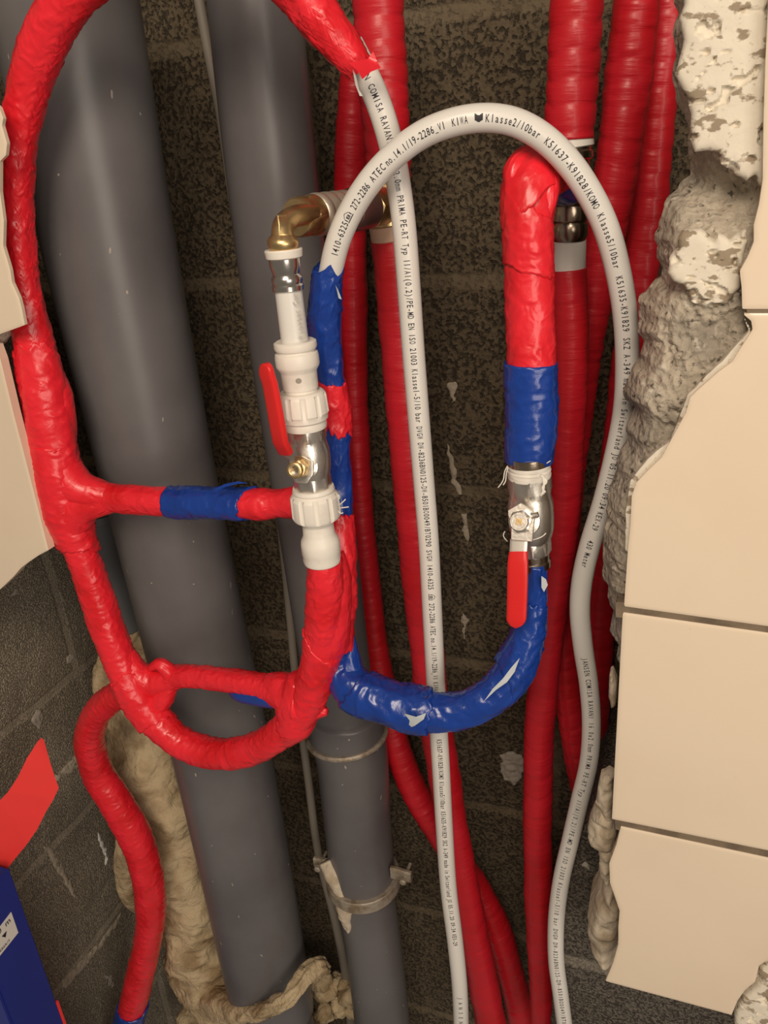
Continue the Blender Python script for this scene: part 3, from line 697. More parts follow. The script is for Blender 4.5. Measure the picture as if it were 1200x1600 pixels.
# ================================================================ FITTINGS ON THE BACK RISERS
# brass tee with the horizontal run out to the elbow
tee = empty('brass_tee', P(603, 330, .635))
TC = P(603, 328, .632)
kid(lathe_px('tee_body', (602, 280), (610, 372), .635, .636, [(0, 50), (.1, 54), (.25, 50), (.28, 60), (.62, 60), (.66, 50), (.80, 50), (.82, 58), (.9, 60), (1, 58)], BRASS), tee)
kid(lathe_px('press_sleeve', (608, 350), (612, 375), .636, .637, [(0, 50), (.05, 64), (.9, 64), (1, 58)], mat('translucent_sleeve', (.55, .36, .25), .4)), tee)
e0, e1 = P(598, 322, .615), P(440, 343, .490)
HL = np.linalg.norm(e1-e0)
kid(lathe('branch_nut', e0, e1, [(0, .012), (0, .0135), (.012, .0135), (.014, .0155, 'hex'), (.022, .0158, 'hex'), (.024, .0120)], BRASS, nth=48), tee)
ns_ = lathe('press_sleeve', e0, e1, [(.022, .0128), (.024, .0148), (.044, .0150), (.048, .0138)], mat('tinted_sleeve', (.20, .11, .10), .25, .5)); kid(ns_, tee)
tag(tee, 'brass tee on the back riser, half hidden by the straight white pipe', 'fitting')
el = empty('brass_elbow', P(443, 352, .485))
def Lp(f): return e0 + (e1-e0)*f
# threaded coupling and sleeve towards the elbow
prof = []
for k in range(5):
    a = HL*(.30+.085*k); d_ = HL*.085; prof += [(a, .0118), (a+d_*.3, .0140), (a+d_*.62, .0142), (a+d_*.95, .0119)]
kid(lathe('threaded_coupling', e0, e1, prof, mat('matt_nickel', (.70, .64, .53), .42, .8, bump=[('noise', 260, .4, .0006)]), ang=70), el)
kid(lathe('coupling_nut', e0, e1, [(HL*.73, .009), (HL*.73, .0135), (HL*.745, .0142, 'hex'), (HL*.80, .0142, 'hex'), (HL*.81, .0128), (HL*.86, .0128), (HL*.88, .0115)], BRASS), el)
pe = Path([(487, 334, .513, 32), (470, 336, .500, 33), (455, 340, .490, 33), (444, 350, .483, 34), (441, 362, .478, 34), (442, 374, .476, 36)], .0008)
kid(tube('elbow_body', pe, BRASS, nth=40, ds=.0008), el)
kid(lathe_px('elbow_collar', (442, 366), (443, 398), .476, .476, [(0, 34), (.18, 44), (.30, 49), (.45, 50), (.6, 46), (1, 40)], BRASS), el)
pl = P(446, 350, .465)
kid(strip('cast_plate', [P(434, 336, .467), P(436, 352, .464), P(436, 368, .463)], [_rt*0+np.array([1, 0, 0])]*3, [(0, -1, 0)]*3, [.0012]*3, .0012, BRASS), el)
kid(strip('cast_plate', [P(434, 337, .467), P(446, 337, .466)], [(0, 0, 1)]*2, [(0, -1, 0)]*2, [.0012]*2, .0012, BRASS), el)
tag(el, 'brass elbow fitting at the top of the left valve assembly', 'fitting')
# metal press tee on the right riser
tr = empty('press_tee', P(890, 300, .625))
PXM = mat('tarnished_nickel', (.42, .35, .27), .25, 1, bump=[('noise', 200, .2, .0006)], var=[(70, (.28, .23, .17), .45, .75)])
kid(lathe_px('upper_sleeve', (891, 212), (892, 300), .625, .625, [(0, 60), (.02, 70), (.16, 68), (.18, 62), (.26, 62), (.3, 68), (.42, 69), (.46, 58), (.7, 56), (.95, 60), (1, 56)], PXM), tr)
kid(lathe_px('plastic_stop_ring', (890, 217), (891, 233), .625, .625, [(0, 62), (.1, 73), (.9, 73), (1, 64)], WHITEP), tr)
kid(lathe_px('lower_sleeve', (892, 290), (889, 376), .625, .625, [(0, 44), (.08, 58), (.28, 60), (.32, 50), (.36, 58), (.5, 62), (.62, 60), (.66, 54), (.70, 58), (.88, 59), (.95, 56), (1, 50)], PXM), tr)
kid(lathe_px('pipe_stub', (889, 366), (887, 440), .627, .627, [(0, 50), (.01, 54), (1, 54)], PIPEW), tr)
bt0, bt1 = P(892, 285, .615), P(845, 268, .565)
kid(lathe('branch', bt0, bt1, [(0, .013), (.012, .013), (.014, .0155), (.03, .0155), (.045, .013), (.06, .013)], PXM), tr)
kid(lathe('blue_tape', bt0, bt1, [(.006, .0150), (.008, .0165), (.026, .0170), (.04, .0165), (.042, .014)], BLUE), tr)
tag(tr, 'metal press tee with white stop ring on the right red riser', 'fitting')

# ================================================================ WHITE PIPE LOOP WITH BLUE INSULATED TAIL
R8 = -.0080
def wpth(l): return [(u, v, Y, R8) for u, v, Y in l]
pw = Path(wpth([(508, 500, .512), (512, 460, .510), (517, 425, .508), (528, 378, .506), (549, 329, .506), (580, 281, .506), (618, 241, .508), (662, 209, .510), (708, 191, .513), (756, 184, .517),
                (802, 190, .522), (846, 213, .526), (886, 251, .530), (920, 300, .536), (947, 356, .543), (966, 425, .550), (977, 495, .556), (980, 570, .560), (976, 640, .562), (962, 712, .560), (943, 785, .558), (921, 855, .558),
                (909, 910, .560), (906, 955, .562), (911, 1010, .566), (920, 1070, .572), (924, 1130, .575), (920, 1190, .577), (906, 1250, .577), (892, 1310, .574), (877, 1375, .570), (869, 1440, .565), (869, 1500, .560), (876, 1555, .556), (884, 1620, .552), (888, 1680, .55)]), .0012)
WL = tube('water_pipe', pw, PIPEW, nth=48, ds=.0025)
txt = 'JANSEN COMISA RAVANI 16.0x2.0mm PRIMA PE-RT Typ II/Al(0,2)/PE-MD EN ISO 21003 Klasse1-5/10 bar DVGW DW-8236BN0125-DW-8501BO0049/BT0290 SVGW'
lettering('printed_lettering', pw, [('1410-6325', (513, 392), (536, 340)), (LOGO, (535, 338), (545, 322)), ('272-2286', (545, 318), (575, 281)), ('ATEC', (579, 275), (599, 252)),
    ('no.14.1/19-2286_V1', (602, 249), (698, 192)), ('KIWA', (706, 190), (733, 184)), (CREST, (740, 183), (754, 183)), ('Klasse2/10bar', (759, 184), (842, 212)), ('K51637-K91828/KOMO', (848, 222), (930, 322)),
    ('Klasse5/10bar', (933, 330), (964, 414)), ('K51635-K91829', (965, 424), (978, 513)), ('SKZ A-349', (978, 521), (980, 580)), ('made in Switzerland', (980, 586), (965, 697)),
    ('JO 05.11.20 09:34 KEX-29', (964, 703), (931, 822)), ('430 Meter', (926, 836), (914, 878)), (txt, (912, 1018), (884, 1620))], WL, .0044)
tag(WL, 'white printed pipe arching in a tall loop, its blue-taped tail reaching the right valve', 'pipe')
# insulated tail: behind the left valve, down, U bend, up to the right valve
pt = Path([(518, 400, .508, 44), (510, 445, .509, 50), (507, 500, .514, 54), (511, 560, .520, 50), (520, 620, .522, 42), (527, 700, .524, 42), (530, 780, .522, 38), (528, 850, .510, 48), (525, 930, .500, 56), (524, 990, .498, 54),
           (530, 1035, .500, 56), (552, 1072, .492, 66), (592, 1093, .488, 66), (640, 1107, .487, 64), (695, 1112, .489, 58), (745, 1100, .494, 56), (786, 1070, .502, 58), (812, 1028, .510, 58), (826, 985, .516, 50), (834, 935, .518, 38), (837, 895, .518, 34), (838, 880, .518, 32)], .0012)
FT = crump(5)
tl = tube('insulation_sleeve', pt, BLUE, WL, nth=56, fn=FT, e0=(.012, -1.3, .002))
tube('red_tape', pt, RED, WL, pt.at(517, 588), pt.at(527, 668), over(FT, crump(8, .0018)), 56, dr=.0011, e0=(.004, 1.0, .003), e1=(.004, 2.0, .007), in0=.002, in1=.002)
tube('red_tape', pt, RED, WL, pt.at(531, 800), pt.at(528, 1000), over(FT, crump(12, .0018, .001)), 56, dr=.0014, e0=(.002, 1.0, .003), e1=(.010, 2.0, .006), in0=.002, in1=.002)
tube('blue_tape', pt, BLUE, WL, pt.at(560, 1075), pt.at(668, 1110), over(FT, crump(18, .0022)), 56, dr=.0016, e0=(.004, 1.0, .003), e1=(.004, .4, .004), in0=.003, in1=.003)
tube('blue_tape', pt, BLUE, WL, pt.at(790, 1066), pt.at(833, 950), over(FT, crump(28, .0022)), 56, dr=.0010, e0=(.012, 1.0, .003), e1=(.006, .4, .006), in0=.002, in1=.002)
sheet('torn_white_backing', [(632, 1115, .4668), (650, 1120, .466), (666, 1114, .467), (662, 1124, .4668), (648, 1134, .4685), (638, 1138, .471), (640, 1126, .4676)], FOAMW, WL)
sheet('torn_white_backing', [(812, 1028, .4855), (804, 1050, .4845), (792, 1066, .481), (775, 1078, .479), (756, 1096, .4765), (770, 1076, .478), (786, 1060, .480), (798, 1044, .483)], FOAMW, WL)
sheet('torn_white_backing', [(524, 445, .500), (528, 452, .499), (534, 468, .500), (529, 466, .500)], FOAMW, WL)
sheet('torn_white_backing', [(846, 900, .503), (853, 905, .503), (856, 914, .504), (850, 925, .504), (846, 918, .503)], FOAMW, WL)

# ================================================================ BIG RED TAPED LOOP AND THE STRAIGHT WHITE PIPE
pj = Path(wpth([(548, 70, .527), (566, 104, .528), (583, 140, .530), (598, 180, .532), (612, 230, .533), (623, 290, .534), (631, 350, .534), (639, 450, .534), (646, 550, .534), (654, 650, .534), (662, 750, .534), (670, 850, .532),
                (675, 950, .531), (680, 1050, .532), (684, 1120, .533), (689, 1200, .534), (694, 1290, .535), (701, 1390, .535), (711, 1470, .532), (718, 1540, .530), (721, 1620, .53), (722, 1680, .53)]), .0012)
WJ = tube('water_pipe', pj, PIPEW, nth=48, ds=.0025)
t2 = '2.0mm PRIMA PE-RT Typ II/Al(0,2)/PE-MD EN ISO 21003 Klasse1-5/10 bar DVGW DW-8236BN0125-DW-8501BO0049/BT0290 SVGW 1410-6325'
lettering('printed_lettering', pj, [('N COMISA RAVANI', (572, 118), (611, 227)), (t2, (620, 268), (673, 915)), (LOGO, (674, 920), (675, 930)), ('272-2286 ATEC no.14.1/19-2286_V1 KIWA', (675, 935), (681, 1070)),
    (CREST, (681, 1074), (682, 1086)), ('K51637-K91828/KOMO Klasse5/10bar K51635-K91829 SKZ A-349 made in Switzerland JO 05.11.20 09:34 KEX-29', (686, 1145), (710, 1467)), ('JANSEN COMISA RA', (718, 1545), (722, 1660))], WJ, .0044)
tag(WJ, 'straight white printed pipe hanging from the torn end of the big red taped loop', 'pipe')
pf = Path([(506, 868, .478, 50), (508, 900, .480, 54), (507, 960, .482, 56), (502, 1020, .484, 56), (488, 1075, .486, 54), (462, 1122, .488, 52), (420, 1158, .490, 50), (370, 1176, .492, 47), (318, 1174, .494, 47), (270, 1150, .496, 48), (228, 1108, .497, 52),
           (195, 1050, .499, 52), (170, 985, .501, 52), (146, 915, .503, 50), (124, 855, .503, 52), (104, 800, .503, 66), (92, 755, .503, 66), (84, 700, .505, 64), (74, 640, .507, 66), (62, 580, .509, 64), (50, 520, .511, 58), (40, 460, .512, 50),
           (32, 390, .512, 46), (27, 310, .512, 46), (30, 230, .512, 52), (42, 150, .512, 58), (64, 80, .511, 66), (92, 20, .510, 72), (140, -40, .509, 76), (220, -95, .508, 78), (310, -110, .508, 78), (400, -70, .508, 78), (468, -12, .511, 76), (512, 44, .515, 66), (548, 90, .520, 54), (562, 108, .523, 46)], .0012)
FF = wrap_fn(.017, .0013, .0010, 3, 1, .0016)
FR = tube('red_tape_sleeve', pf, RED, WJ, nth=60, fn=FF, e1=(.004, 2.2, .008), in1=.004)
tube('red_tape', pf, RED, WJ, pf.at(84, 705), pf.at(60, 560), over(FF, crump(31, .0014, .0012)), 60, dr=.0010, e0=(.004, 1, .004), e1=(.010, 0, .008), in0=.002, in1=.002)
tube('red_tape', pf, RED, WJ, pf.at(128, 862), pf.at(84, 700), over(FF, crump(32, .0016, .0012)), 60, dr=.0016, e0=(.006, 1, .004), e1=(.004, 0, .004), in0=.002, in1=.002)
tube('red_tape', pf, RED, WJ, pf.at(505, 1000), pf.at(462, 1122), over(FF, crump(35, .0012, .0010)), 60, dr=.0008, e0=(.010, 1, .003), e1=(.010, 0, .004), in0=.002, in1=.002)
tube('red_tape', pf, RED, WJ, pf.at(252, 1134), pf.at(200, 1062), over(FF, crump(36, .0016, .0010)), 60, dr=.0012, e0=(.008, 1, .003), e1=(.008, 0, .004), in0=.002, in1=.002)
sheet('tape_flap', [(545, 98, .503), (575, 92, .503), (583, 80, .505), (590, 98, .504), (595, 106, .505), (580, 112, .504), (566, 124, .504), (560, 112, .503)], RED, WJ, bend=.003)
sheet('torn_white_backing', [(551, 108, .508), (556, 118, .508), (561, 140, .510), (567, 150, .511), (562, 150, .511), (555, 132, .510)], PIPEW, WJ)

# ================================================================ TAPED BRANCHES
pg = Path([(96, 776, .506, 62), (122, 774, .508, 56), (150, 775, .510, 46), (200, 780, .512, 44), (262, 784, .514, 44), (330, 786, .515, 46), (385, 788, .516, 46), (410, 788, .517, 50), (432, 787, .518, 44), (460, 786, .519, 52), (500, 786, .521, 50), (530, 790, .524, 44)], .0012)
FG = wrap_fn(.02, .0010, .0009, 41, 1, .0010)
G = tube('taped_branch_pipe', pg, RED, nth=52, fn=FG)
tube('blue_tape', pg, BLUE, G, pg.at(262, 784), pg.at(388, 788), over(FG, crump(44, .0015, .0012)), 52, dr=.0014, e0=(.001, 1, .001), e1=(.006, 2.4, .003), in0=.002, in1=.002)
sheet('torn_white_backing', [(334, 764, .4975), (352, 756, .498), (372, 752, .499), (388, 755, .500), (372, 756, .4985), (352, 761, .4975), (338, 768, .497)], BLUE, G)
tag(G, 'upper horizontal red taped pipe with a blue tape band, left of the valve', 'pipe')
ph = Path([(478, 1092, .492, 80), (452, 1084, .494, 66), (425, 1076, .497, 46), (390, 1068, .500, 38), (340, 1060, .504, 36), (290, 1056, .508, 36), (250, 1060, .513, 40), (210, 1076, .520, 44), (172, 1094, .528, 44), (148, 1120, .536, 44), (140, 1158, .543, 46), (152, 1205, .550, 48), (182, 1255, .553, 50),
           (210, 1305, .556, 50), (229, 1360, .558, 48), (236, 1420, .558, 46), (230, 1475, .556, 42), (218, 1525, .553, 44), (208, 1570, .550, 42), (196, 1620, .545, 42), (186, 1660, .54, 42)], .0012)
FH = wrap_fn(.016, .0009, .0009, 51, -1, .0010)
H = tube('taped_branch_pipe', ph, RED, nth=52, fn=FH)
tube('blue_tape', ph, BLUE, H, ph.at(206, 1572), ph.len-.004, over(FH, crump(54, .0012, .0010)), 52, dr=.0022, e0=(.006, -1.5, .003), in0=.002, in1=.002)
tube('blue_tape', Path([(356, 1076, .503, 5), (372, 1083, .500, 24), (400, 1086, .497, 34), (430, 1088, .494, 36), (455, 1092, .496, 30)], .001), BLUE, H, nth=40, fn=crump(77, .0012, .0006))
tag(H, 'lower red taped pipe curling down the left wall to a blue taped end', 'pipe')

def web(st, parent, seed, m=None, a=.0016):
    p = Path(st, .001); return tube('tape_web', p, m or RED, parent, nth=40, fn=crump(seed, a, .0010))
web([(82, 690, .505, 50), (98, 735, .504, 62), (122, 762, .505, 58), (170, 776, .510, 40)], WJ, 3)
web([(104, 850, .502, 40), (112, 815, .502, 60), (128, 790, .504, 56), (180, 781, .511, 38)], WJ, 4)
web([(196, 1020, .503, 30), (214, 1054, .503, 46), (238, 1066, .506, 46), (285, 1058, .509, 32)], WJ, 5)
web([(232, 1046, .505, 6), (250, 1038, .504, 20), (264, 1050, .506, 26), (268, 1066, .506, 22), (252, 1094, .502, 34), (236, 1112, .501, 30)], WJ, 6)
web([(418, 1068, .497, 34), (446, 1078, .494, 56), (462, 1100, .490, 64), (462, 1125, .489, 60), (440, 1150, .489, 40)], WJ, 7)
web([(470, 1060, .487, 40), (468, 1085, .489, 60), (470, 1110, .488, 60), (484, 1108, .487, 40), (512, 1112, .488, 8)], WJ, 8)
web([(62, 560, .512, 34), (84, 612, .512, 50), (92, 650, .511, 50), (92, 700, .510, 50), (90, 740, .508, 40)], WJ, 9)
web([(522, 862, .494, 30), (520, 900, .492, 58), (518, 950, .489, 64), (514, 1000, .488, 62), (506, 1040, .488, 40)], WL, 14)
web([(542, 985, .503, 16), (546, 1020, .500, 30), (548, 1055, .496, 50), (570, 1085, .49, 50)], WL, 12, BLUE)

# ================================================================ RIGHT TAPED RISER
pe_ = Path([(884, 278, .600, 50), (866, 268, .578, 64), (842, 270, .553, 76), (829, 296, .542, 82), (826, 330, .536, 78), (826, 400, .535, 74), (828, 470, .534, 74), (830, 560, .532, 74), (830, 640, .530, 72), (828, 700, .528, 70), (827, 722, .527, 66)], .0012)
FE = wrap_fn(.026, .0012, .0009, 61, 1, .0010)
E = tube('taped_riser', pe_, RED, nth=60, fn=FE)
web([(800, 296, .533, 24), (803, 268, .535, 34), (818, 250, .542, 36), (842, 247, .550, 36), (872, 262, .566, 40)], E, 21)
web([(846, 258, .545, 20), (856, 280, .540, 34), (856, 310, .536, 34), (850, 345, .532, 20)], E, 23)
tube('red_tape', pe_, RED, E, pe_.at(870, 270), pe_.at(826, 318), over(FE, crump(64, .0014, .0012)), 60, dr=.0014, e0=(.003, 1, .003), e1=(.013, -1.3, .003), in0=.002, in1=.002)
tube('red_tape', pe_, RED, E, pe_.at(826, 330), pe_.at(826, 424), over(FE, crump(69, .0014, .0012)), 60, dr=.0007, e0=(.010, 2, .003), e1=(.006, 1.8, .003), in0=.002, in1=.002)
tube('blue_tape', pe_, BLUE, E, pe_.at(830, 566), pe_.at(828, 720), over(FE, crump(66, .0009, .0010)), 60, dr=.0014, e0=(.001, 1.2, .001), e1=(.003, 0, .002), in0=.002, in1=.004)
tag(E, 'bright red taped riser with a broad blue tape band above the right valve', 'pipe')

# ================================================================ LEFT VALVE ASSEMBLY
VY = .478
a0, a1 = (442, 385), (505, 885)
def fv(v): return (v-385)/500.0
LV = empty('shutoff_valve', P(487, 720, VY))
def lv(name, prof, m, **kw): return kid(lathe_px(name, a0, a1, VY, VY, [(fv(p[0]),)+tuple(p[1:]) for p in prof], m, **kw), LV)
lv('press_ring', [(389, 40), (389, 58), (391, 60), (402, 57), (404, 50)], WHITEP)
lv('press_sleeve', [(400, 44), (402, 50), (416, 49), (424, 44), (428, 42), (433, 48), (438, 49), (443, 46), (446, 50), (453, 49), (455, 42)], STEEL)
lv('pipe_stub', [(450, 40), (450, 43), (540, 43)], PIPEW)
GINK = mat('grey_ink', (.42, .40, .36), .6)
pst = Path([(471, 540, VY, 43), (463, 495, VY, 43), (456, 450, VY, 43)], .001)
lettering('printed_lettering', pst, [('Pipetec Com', (466, 528), (457, 456))], LV, .0042, th0=-.15, m=GINK)
for c_ in [o for o in COL.objects if o.parent == LV and o.name.startswith('printed')]: kid(c_, LV)
lv('push_fitting', [(534, 45), (532, 60), (534, 67), (541, 68), (545, 65), (546, 60), (549, 60), (551, 67), (556, 69), (569, 69), (573, 66), (578, 59), (581, 57), (602, 56), (606, 55), (607, 52), (616, 52), (622, 46)], WHITEP)
lv('union_nut', [(611, 40), (611, 66), (614, 73), (618, 77, ('lobe', 10, .09)), (644, 79, ('lobe', 10, .09)), (647, 75), (654, 74), (657, 67), (663, 68), (668, 66), (669, 50)], WHITEP, nth=100)
lv('valve_body', [(664, 50), (664, 60), (668, 63, 'oct'), (684, 63, 'oct'), (686, 58), (692, 60), (702, 65), (716, 66), (728, 64), (738, 59), (742, 57), (743, 60, 'oct'), (762, 60, 'oct'), (764, 52)], CHROME)
lv('union_nut', [(760, 50), (760, 64), (765, 67), (768, 64), (771, 70), (775, 76, ('lobe', 10, .09)), (803, 77, ('lobe', 10, .09)), (808, 72), (810, 52)], WHITEP, nth=100)
lv('push_fitting', [(808, 40), (808, 52), (815, 52), (817, 49), (832, 50), (836, 52), (842, 59), (848, 61), (862, 61), (864, 59), (872, 60), (877, 57), (880, 48)], WHITEP)
# pin hole in the fitting
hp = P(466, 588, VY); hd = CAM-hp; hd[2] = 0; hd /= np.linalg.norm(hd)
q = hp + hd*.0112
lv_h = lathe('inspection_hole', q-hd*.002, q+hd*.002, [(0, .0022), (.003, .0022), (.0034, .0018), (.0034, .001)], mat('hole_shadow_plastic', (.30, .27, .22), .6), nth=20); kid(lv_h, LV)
stp = P(488, 727, VY); sd = P(459, 735, VY-.034) - stp; sl = np.linalg.norm(sd); sd /= sl
kid(lathe('stem', stp, stp+sd, [(0, .0085), (sl*.35, .0085), (sl*.38, .0062), (sl*.6, .0062), (sl*.62, .0045), (sl*.98, .0045), (sl*.98, .0030), (sl*.9, .0028)], CHROME), LV)
kid(lathe('stem_nut', stp, stp+sd, [(sl*.64, .004), (sl*.64, .0066, 'hex'), (sl*.86, .0066, 'hex'), (sl*.87, .0052), (sl*.99, .0052), (sl*1.0, .0046), (sl*1.0, .0036), (sl*.9, .0034)], BRASS, nth=42), LV)
# lever: plate round the stem, bends up the left side
hp0 = stp + sd*sl*.60
side = np.cross(sd, [0, 0, 1.]); side /= np.linalg.norm(side); upv = np.cross(side, sd); upv /= np.linalg.norm(upv)
if upv[2] < 0: upv = -upv
pts = [hp0 - upv*.011, hp0 - upv*.006, hp0, hp0+upv*.006]
B1 = P(447, 708, VY-.024); B2 = P(438, 690, VY-.030); B3 = P(431, 650, VY-.031); B4 = P(422, 600, VY-.031); B5 = P(416, 578, VY-.031); B6 = P(414.5, 567, VY-.031)
cen = [hp0-upv*.010, hp0-upv*.004, hp0+upv*.005, B1*.55+(hp0+upv*.006)*.45]
wdir = [side]*4
kid(strip('lever_plate', cen, wdir, [sd]*4, [.008, .017, .017, .014], .0022, CHROME), LV)
wv = P(440, 640, VY-.036)-P(414, 640, VY-.026); wv /= np.linalg.norm(wv)
cs = [B1, (B1+B2)/2, B2, (B2+B3)/2, B3, (B3+B4)/2, B4, B5, B6]
cs, ws = rounded(cs, [.0155, .0160, .0160, .0158, .0155, .0152, .0148, .0148, .0148])
nv = []
for i in range(len(cs)):
    t = cs[min(i+1, len(cs)-1)]-cs[max(i-1, 0)]; k = np.cross(t, wv); nv.append(k/np.linalg.norm(k))
kid(strip('lever_grip', cs, [wv]*len(cs), nv, ws, .0046, HANDLE), LV)
tag(LV, 'left shut-off valve with white union nuts and a red lever pointing up', 'valve', None)
def thread(name, pts, parent, w=1.6, m=HEMP):
    t = Path([(a, b, c, w) for a, b, c in pts], .0006); return kid(tube(name, t, m, nth=8, ds=.0008), parent)
for ptsq in ([(447, 662, .462), (444, 670, .461), (447, 678, .461)], [(528, 790, .465), (534, 786, .463), (540, 780, .464)], [(529, 794, .464), (538, 793, .463), (545, 792, .464)], [(528, 798, .464), (532, 803, .463), (536, 801, .463)], [(527, 784, .465), (531, 777, .463), (529, 773, .463)]):
    thread('thread_seal', ptsq, LV, 1.8)

# ================================================================ RIGHT VALVE
RY = .524
b0, b1 = (826, 715), (833, 890)
def gv(v): return (v-715)/175.0
RV = empty('shutoff_valve', P(828, 815, RY))
def rv(name, prof, m, **kw): return kid(lathe_px(name, b0, b1, RY, RY, [(gv(p[0]),)+tuple(p[1:]) for p in prof], m, **kw), RV)
rv('pipe_nipple', [(712, 40), (712, 64), (728, 66), (734, 64), (736, 50)], PXM)
rv('thread_seal', [(722, 58), (723, 65), (728, 67), (731, 65), (734, 68), (738, 66), (741, 68), (745, 66), (747, 60)], HEMP)
rv('valve_body', [(738, 55), (740, 68, 'oct'), (763, 70, 'oct'), (765, 66), (772, 64), (776, 66), (786, 70), (806, 71), (824, 69), (838, 62), (842, 56), (844, 60, 'oct'), (860, 60, 'oct'), (862, 54), (864, 50)], CHROME)
rv('lower_nut', [(860, 46), (862, 52), (872, 52), (874, 56), (883, 55), (886, 48), (890, 40)], PXM)
rs = P(826, 812, RY); re_ = P(811, 815, RY-.033); rd = re_-rs; rl = np.linalg.norm(rd); rd /= rl
kid(lathe('stem', rs, re_, [(0, .011), (rl*.5, .011), (rl*.53, .0075), (rl*.70, .0075), (rl*.72, .0045), (rl*1.0, .0045)], CHROME), RV)
kid(lathe('stem_nut', rs, re_, [(rl*.74, .004), (rl*.74, .0082, 'hex'), (rl*.90, .0082, 'hex'), (rl*.92, .0062), (rl*.98, .0064), (rl*1.02, .0060), (rl*1.02, .0046), (rl*.96, .0040)], CHROME, nth=42), RV)
kid(lathe('stem_tip', rs, re_, [(rl*.9, .0030, 'sq'), (rl*1.01, .0030, 'sq')], BRASS, nth=32, rot=.4), RV)
# lever plate: pentagon around the stem then a flat tongue with the coated grip
pc_ = rs+rd*rl*.73
rside = np.cross(rd, [0, 0, 1.]); rside /= np.linalg.norm(rside)
if rside[0] < 0: rside = -rside
rup = np.cross(rside, rd); rup = rup/np.linalg.norm(rup)
if rup[2] < 0: rup = -rup
def plate(name, out, thick, m, parent):
    V = [pc_ + rside*x + rup*z - rd*thick/2 for x, z in out] + [pc_ + rside*x + rup*z + rd*thick/2 for x, z in out]; n = len(out)
    F = [tuple(range(n)), tuple(range(2*n-1, n-1, -1))] + [(i, i+n, (i+1) % n+n, (i+1) % n) for i in range(n)]
    o = link(name, V, F, m); bm = bmesh.new(); bm.from_mesh(o.data); bmesh.ops.recalc_face_normals(bm, faces=bm.faces[:])
    bmesh.ops.bevel(bm, geom=bm.edges[:], offset=.0003, segments=1, affect='EDGES'); bm.to_mesh(o.data); bm.free(); return kid(sharp(o, 30), parent)
plate('lever_plate', [(-.0062, -.0135), (-.0068, -.002), (-.0095, .003), (-.0100, .0065), (-.0015, .0125), (.0075, .0075), (.0088, .003), (.0085, -.0135)], .0024, CHROME, RV)
L0 = pc_ - rup*.0125 + rside*.0008
Y0 = RY-.030
G0 = P(811, 842, .4975); G1 = P(810, 862, .494); G2 = P(809, 880, .490); G3 = P(808.5, 920, .487); G4 = P(807.5, 955, .485); G5 = P(807, 972, .484); G6 = P(807, 979, .484)
wv2 = np.array([1., 0, 0])+0*G0
def nrmv(cs, w):
    o = []
    for i in range(len(cs)):
        t = cs[min(i+1, len(cs)-1)]-cs[max(i-1, 0)]; k = np.cross(t, w); o.append(k/np.linalg.norm(k))
    return o
wv2 = (P(825, 900, .487)-P(793, 900, .4885)); wv2 /= np.linalg.norm(wv2)
cs = [L0, G0, G1, G1*.4+G2*.6]
kid(strip('lever_plate', cs, [wv2]*4, nrmv(cs, wv2), [.0140, .0128, .0126, .0120], .0022, mat('satin_steel', (.86, .82, .74), .5, .85)), RV)
cs = [G1, G1*.5+G2*.5, G2, (G2+G3)/2, G3, (G3+G4)/2, G4, G4*.4+G5*.6, G5, G6]
cs, ws = rounded(cs, [.0128, .0138, .0144, .0146, .0146, .0146, .0144, .0144, .0144, .0144])
kid(strip('lever_grip', cs, [wv2]*len(cs), nrmv(cs, wv2), ws, .0042, HANDLE), RV)
kid(lathe('stop_pin', P(830, 806, .500), P(841, 804, .500), [(0, .0022), (.0045, .0022), (.005, .0018)], CHROME, nth=20), RV)
for ptsq in ([(793, 728, .507), (788, 738, .505), (787, 748, .504), (783, 756, .503), (778, 762, .503)], [(794, 730, .507), (791, 740, .505), (790, 752, .504), (786, 758, .503)], [(854, 724, .507), (857, 722, .507), (860, 720, .508)],
             [(789, 830, .505), (786, 836, .504), (789, 842, .504), (793, 846, .504)], [(828, 845, .500), (838, 842, .500), (848, 838, .502), (853, 833, .504)]):
    thread('thread_seal', ptsq, RV, 1.7)
for k in range(7):
    thread('thread_seal', [(848-k*.7, 742, .502), (849+k*1.0, 752, .500), (850-k*.6, 762, .4995), (845+k*1.2, 775-k, .4995)], RV, 3.2)
tag(RV, 'right shut-off valve with white thread seal and a red lever hanging down', 'valve')

# ================================================================ BLUE STEEL FRAME AND RED TAPE, LOWER LEFT
XF = P(60, 1485, .44)[0]
def FX(u, v): return PX(u, v, XF)
top = FX(12, 1365); bot = FX(105, 1600)
yb = (top[1]+bot[1])/2
fr = empty('steel_frame_post', (XF, yb-.03, .4))
def box(name, x0, x1, y0, y1, z0, z1, m, bev=.0012):
    bm = bmesh.new(); bmesh.ops.create_cube(bm, size=1)
    for v in bm.verts: v.co = Vector(((x0+x1)/2 + v.co.x*(x1-x0), (y0+y1)/2 + v.co.y*(y1-y0), (z0+z1)/2 + v.co.z*(z1-z0)))
    bmesh.ops.bevel(bm, geom=bm.edges[:], offset=bev, segments=2, affect='EDGES')
    me = bpy.data.meshes.new(name); bm.to_mesh(me); bm.free(); me.materials.append(m)
    o = bpy.data.objects.new(name, me); COL.objects.link(o); return sharp(o, 40)
kid(box('post_web', XF-.003, XF, yb-.055, yb, .05, top[2]+.004, FRAMEB), fr)
kid(box('post_flange', XF-.035, XF-.0005, yb-.003, yb, .05, top[2]+.003, FRAMEB), fr)
kid(box('post_flange', XF-.035, XF-.0005, yb-.058, yb-.055, .05, top[2]+.003, FRAMEB), fr)
zz = FX(92, 1562)[2]
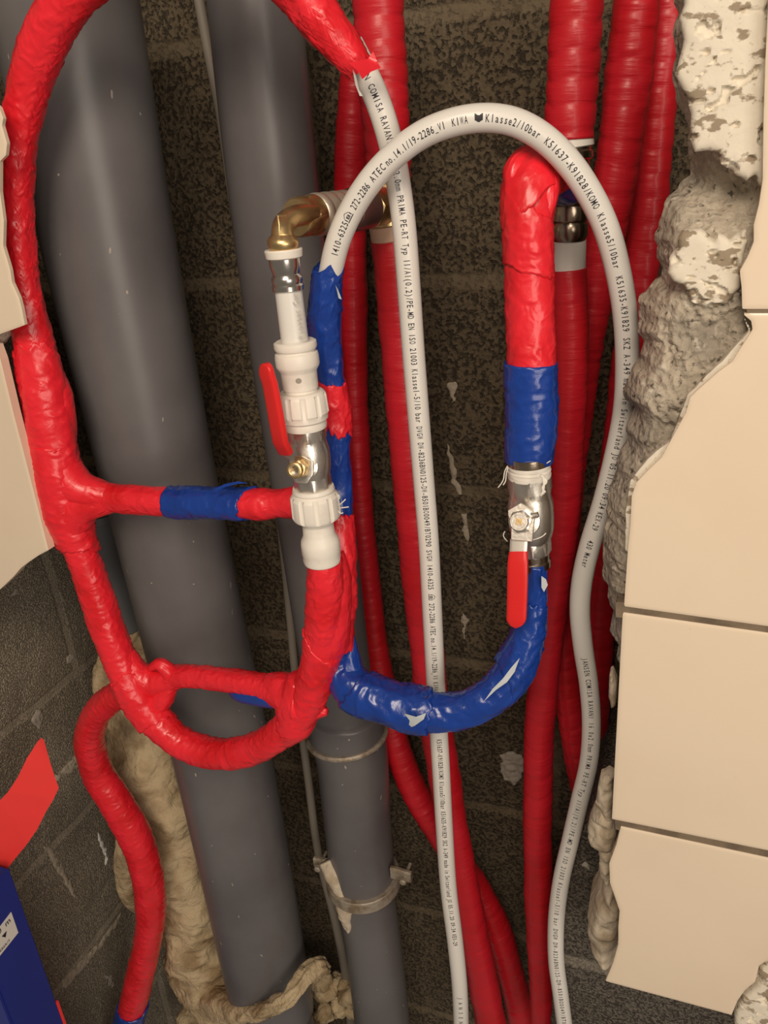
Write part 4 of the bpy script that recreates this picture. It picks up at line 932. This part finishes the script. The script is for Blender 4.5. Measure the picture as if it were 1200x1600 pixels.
kid(box('red_edge_tape', XF-.02, XF+.0006, yb-.0005, yb+.003, .05, zz, FLAG, .0004), fr)
lab = [FX(17, 1425), FX(28, 1457), FX(-6, 1500), FX(-16, 1468)]
off = np.array([.0006, 0, 0])
kid(link('label', [p+off for p in lab]+[p+off*.2 for p in lab], [(0, 1, 2, 3), (7, 6, 5, 4), (0, 4, 5, 1), (1, 5, 6, 2), (2, 6, 7, 3), (3, 7, 4, 0)], STICK, None, False), fr)
def label_text(name, body, x0, z0, size, parent, flipx=1.0):
    V = []; F = []; U = 0; o = lab[0]*0.0
    # label axes: depth (+Y) is reading direction, +Z up
    org = lab[3]*.5+lab[2]*.5
    cx = x0
    for ch in body:
        if ch == ' ': cx += size*.5; continue
        v, f = glyph(ch); w = v[:, 0].max()-v[:, 0].min()
        q = np.stack([np.full(len(v), XF+.0008), cx + (v[:, 0]-v[:, 0].min())*size, z0 + v[:, 1]*size], 1)
        F += [tuple(k+U for k in ff) for ff in f]; V.append(q); U += len(v); cx += (w+.14)*size
    return kid(link(name, np.vstack(V), F, INK, None, False), parent)
pz = FX(-3, 1461); label_text('label_lettering', '0 m', pz[1], pz[2], .0098, fr)
pz = FX(-4, 1492); label_text('label_lettering', 'GEBERIT', pz[1], pz[2], .0044, fr)
c_ = FX(6.5, 1461); tri = [c_+np.array([.0009, dy, dz]) for dy, dz in ((-.0036, .0024), (.0036, .0024), (0, -.0034))]
kid(link('label_arrow', tri, [(0, 1, 2)], INK, None, False), fr)
tag(fr, 'dark blue steel frame post with a small white height label', 'frame')
fl = sheet('red_tape_strip', [(60, 1157, .470), (65, 1153, .470), (69, 1157, .470), (78, 1190, .470), (86, 1215, .470), (92, 1231, .470), (84, 1248, .468), (72, 1268, .465), (58, 1296, .461), (40, 1322, .456), (20, 1346, .451), (0, 1373, .446), (-30, 1400, .44), (-30, 1280, .446),
                                     (-5, 1256, .452), (12, 1238, .456), (28, 1214, .461), (42, 1185, .465)], FLAG, None, .0006, 2, .0015)
tag(fl, 'loose flap of bright red tape sticking out above the blue frame post', 'tape')
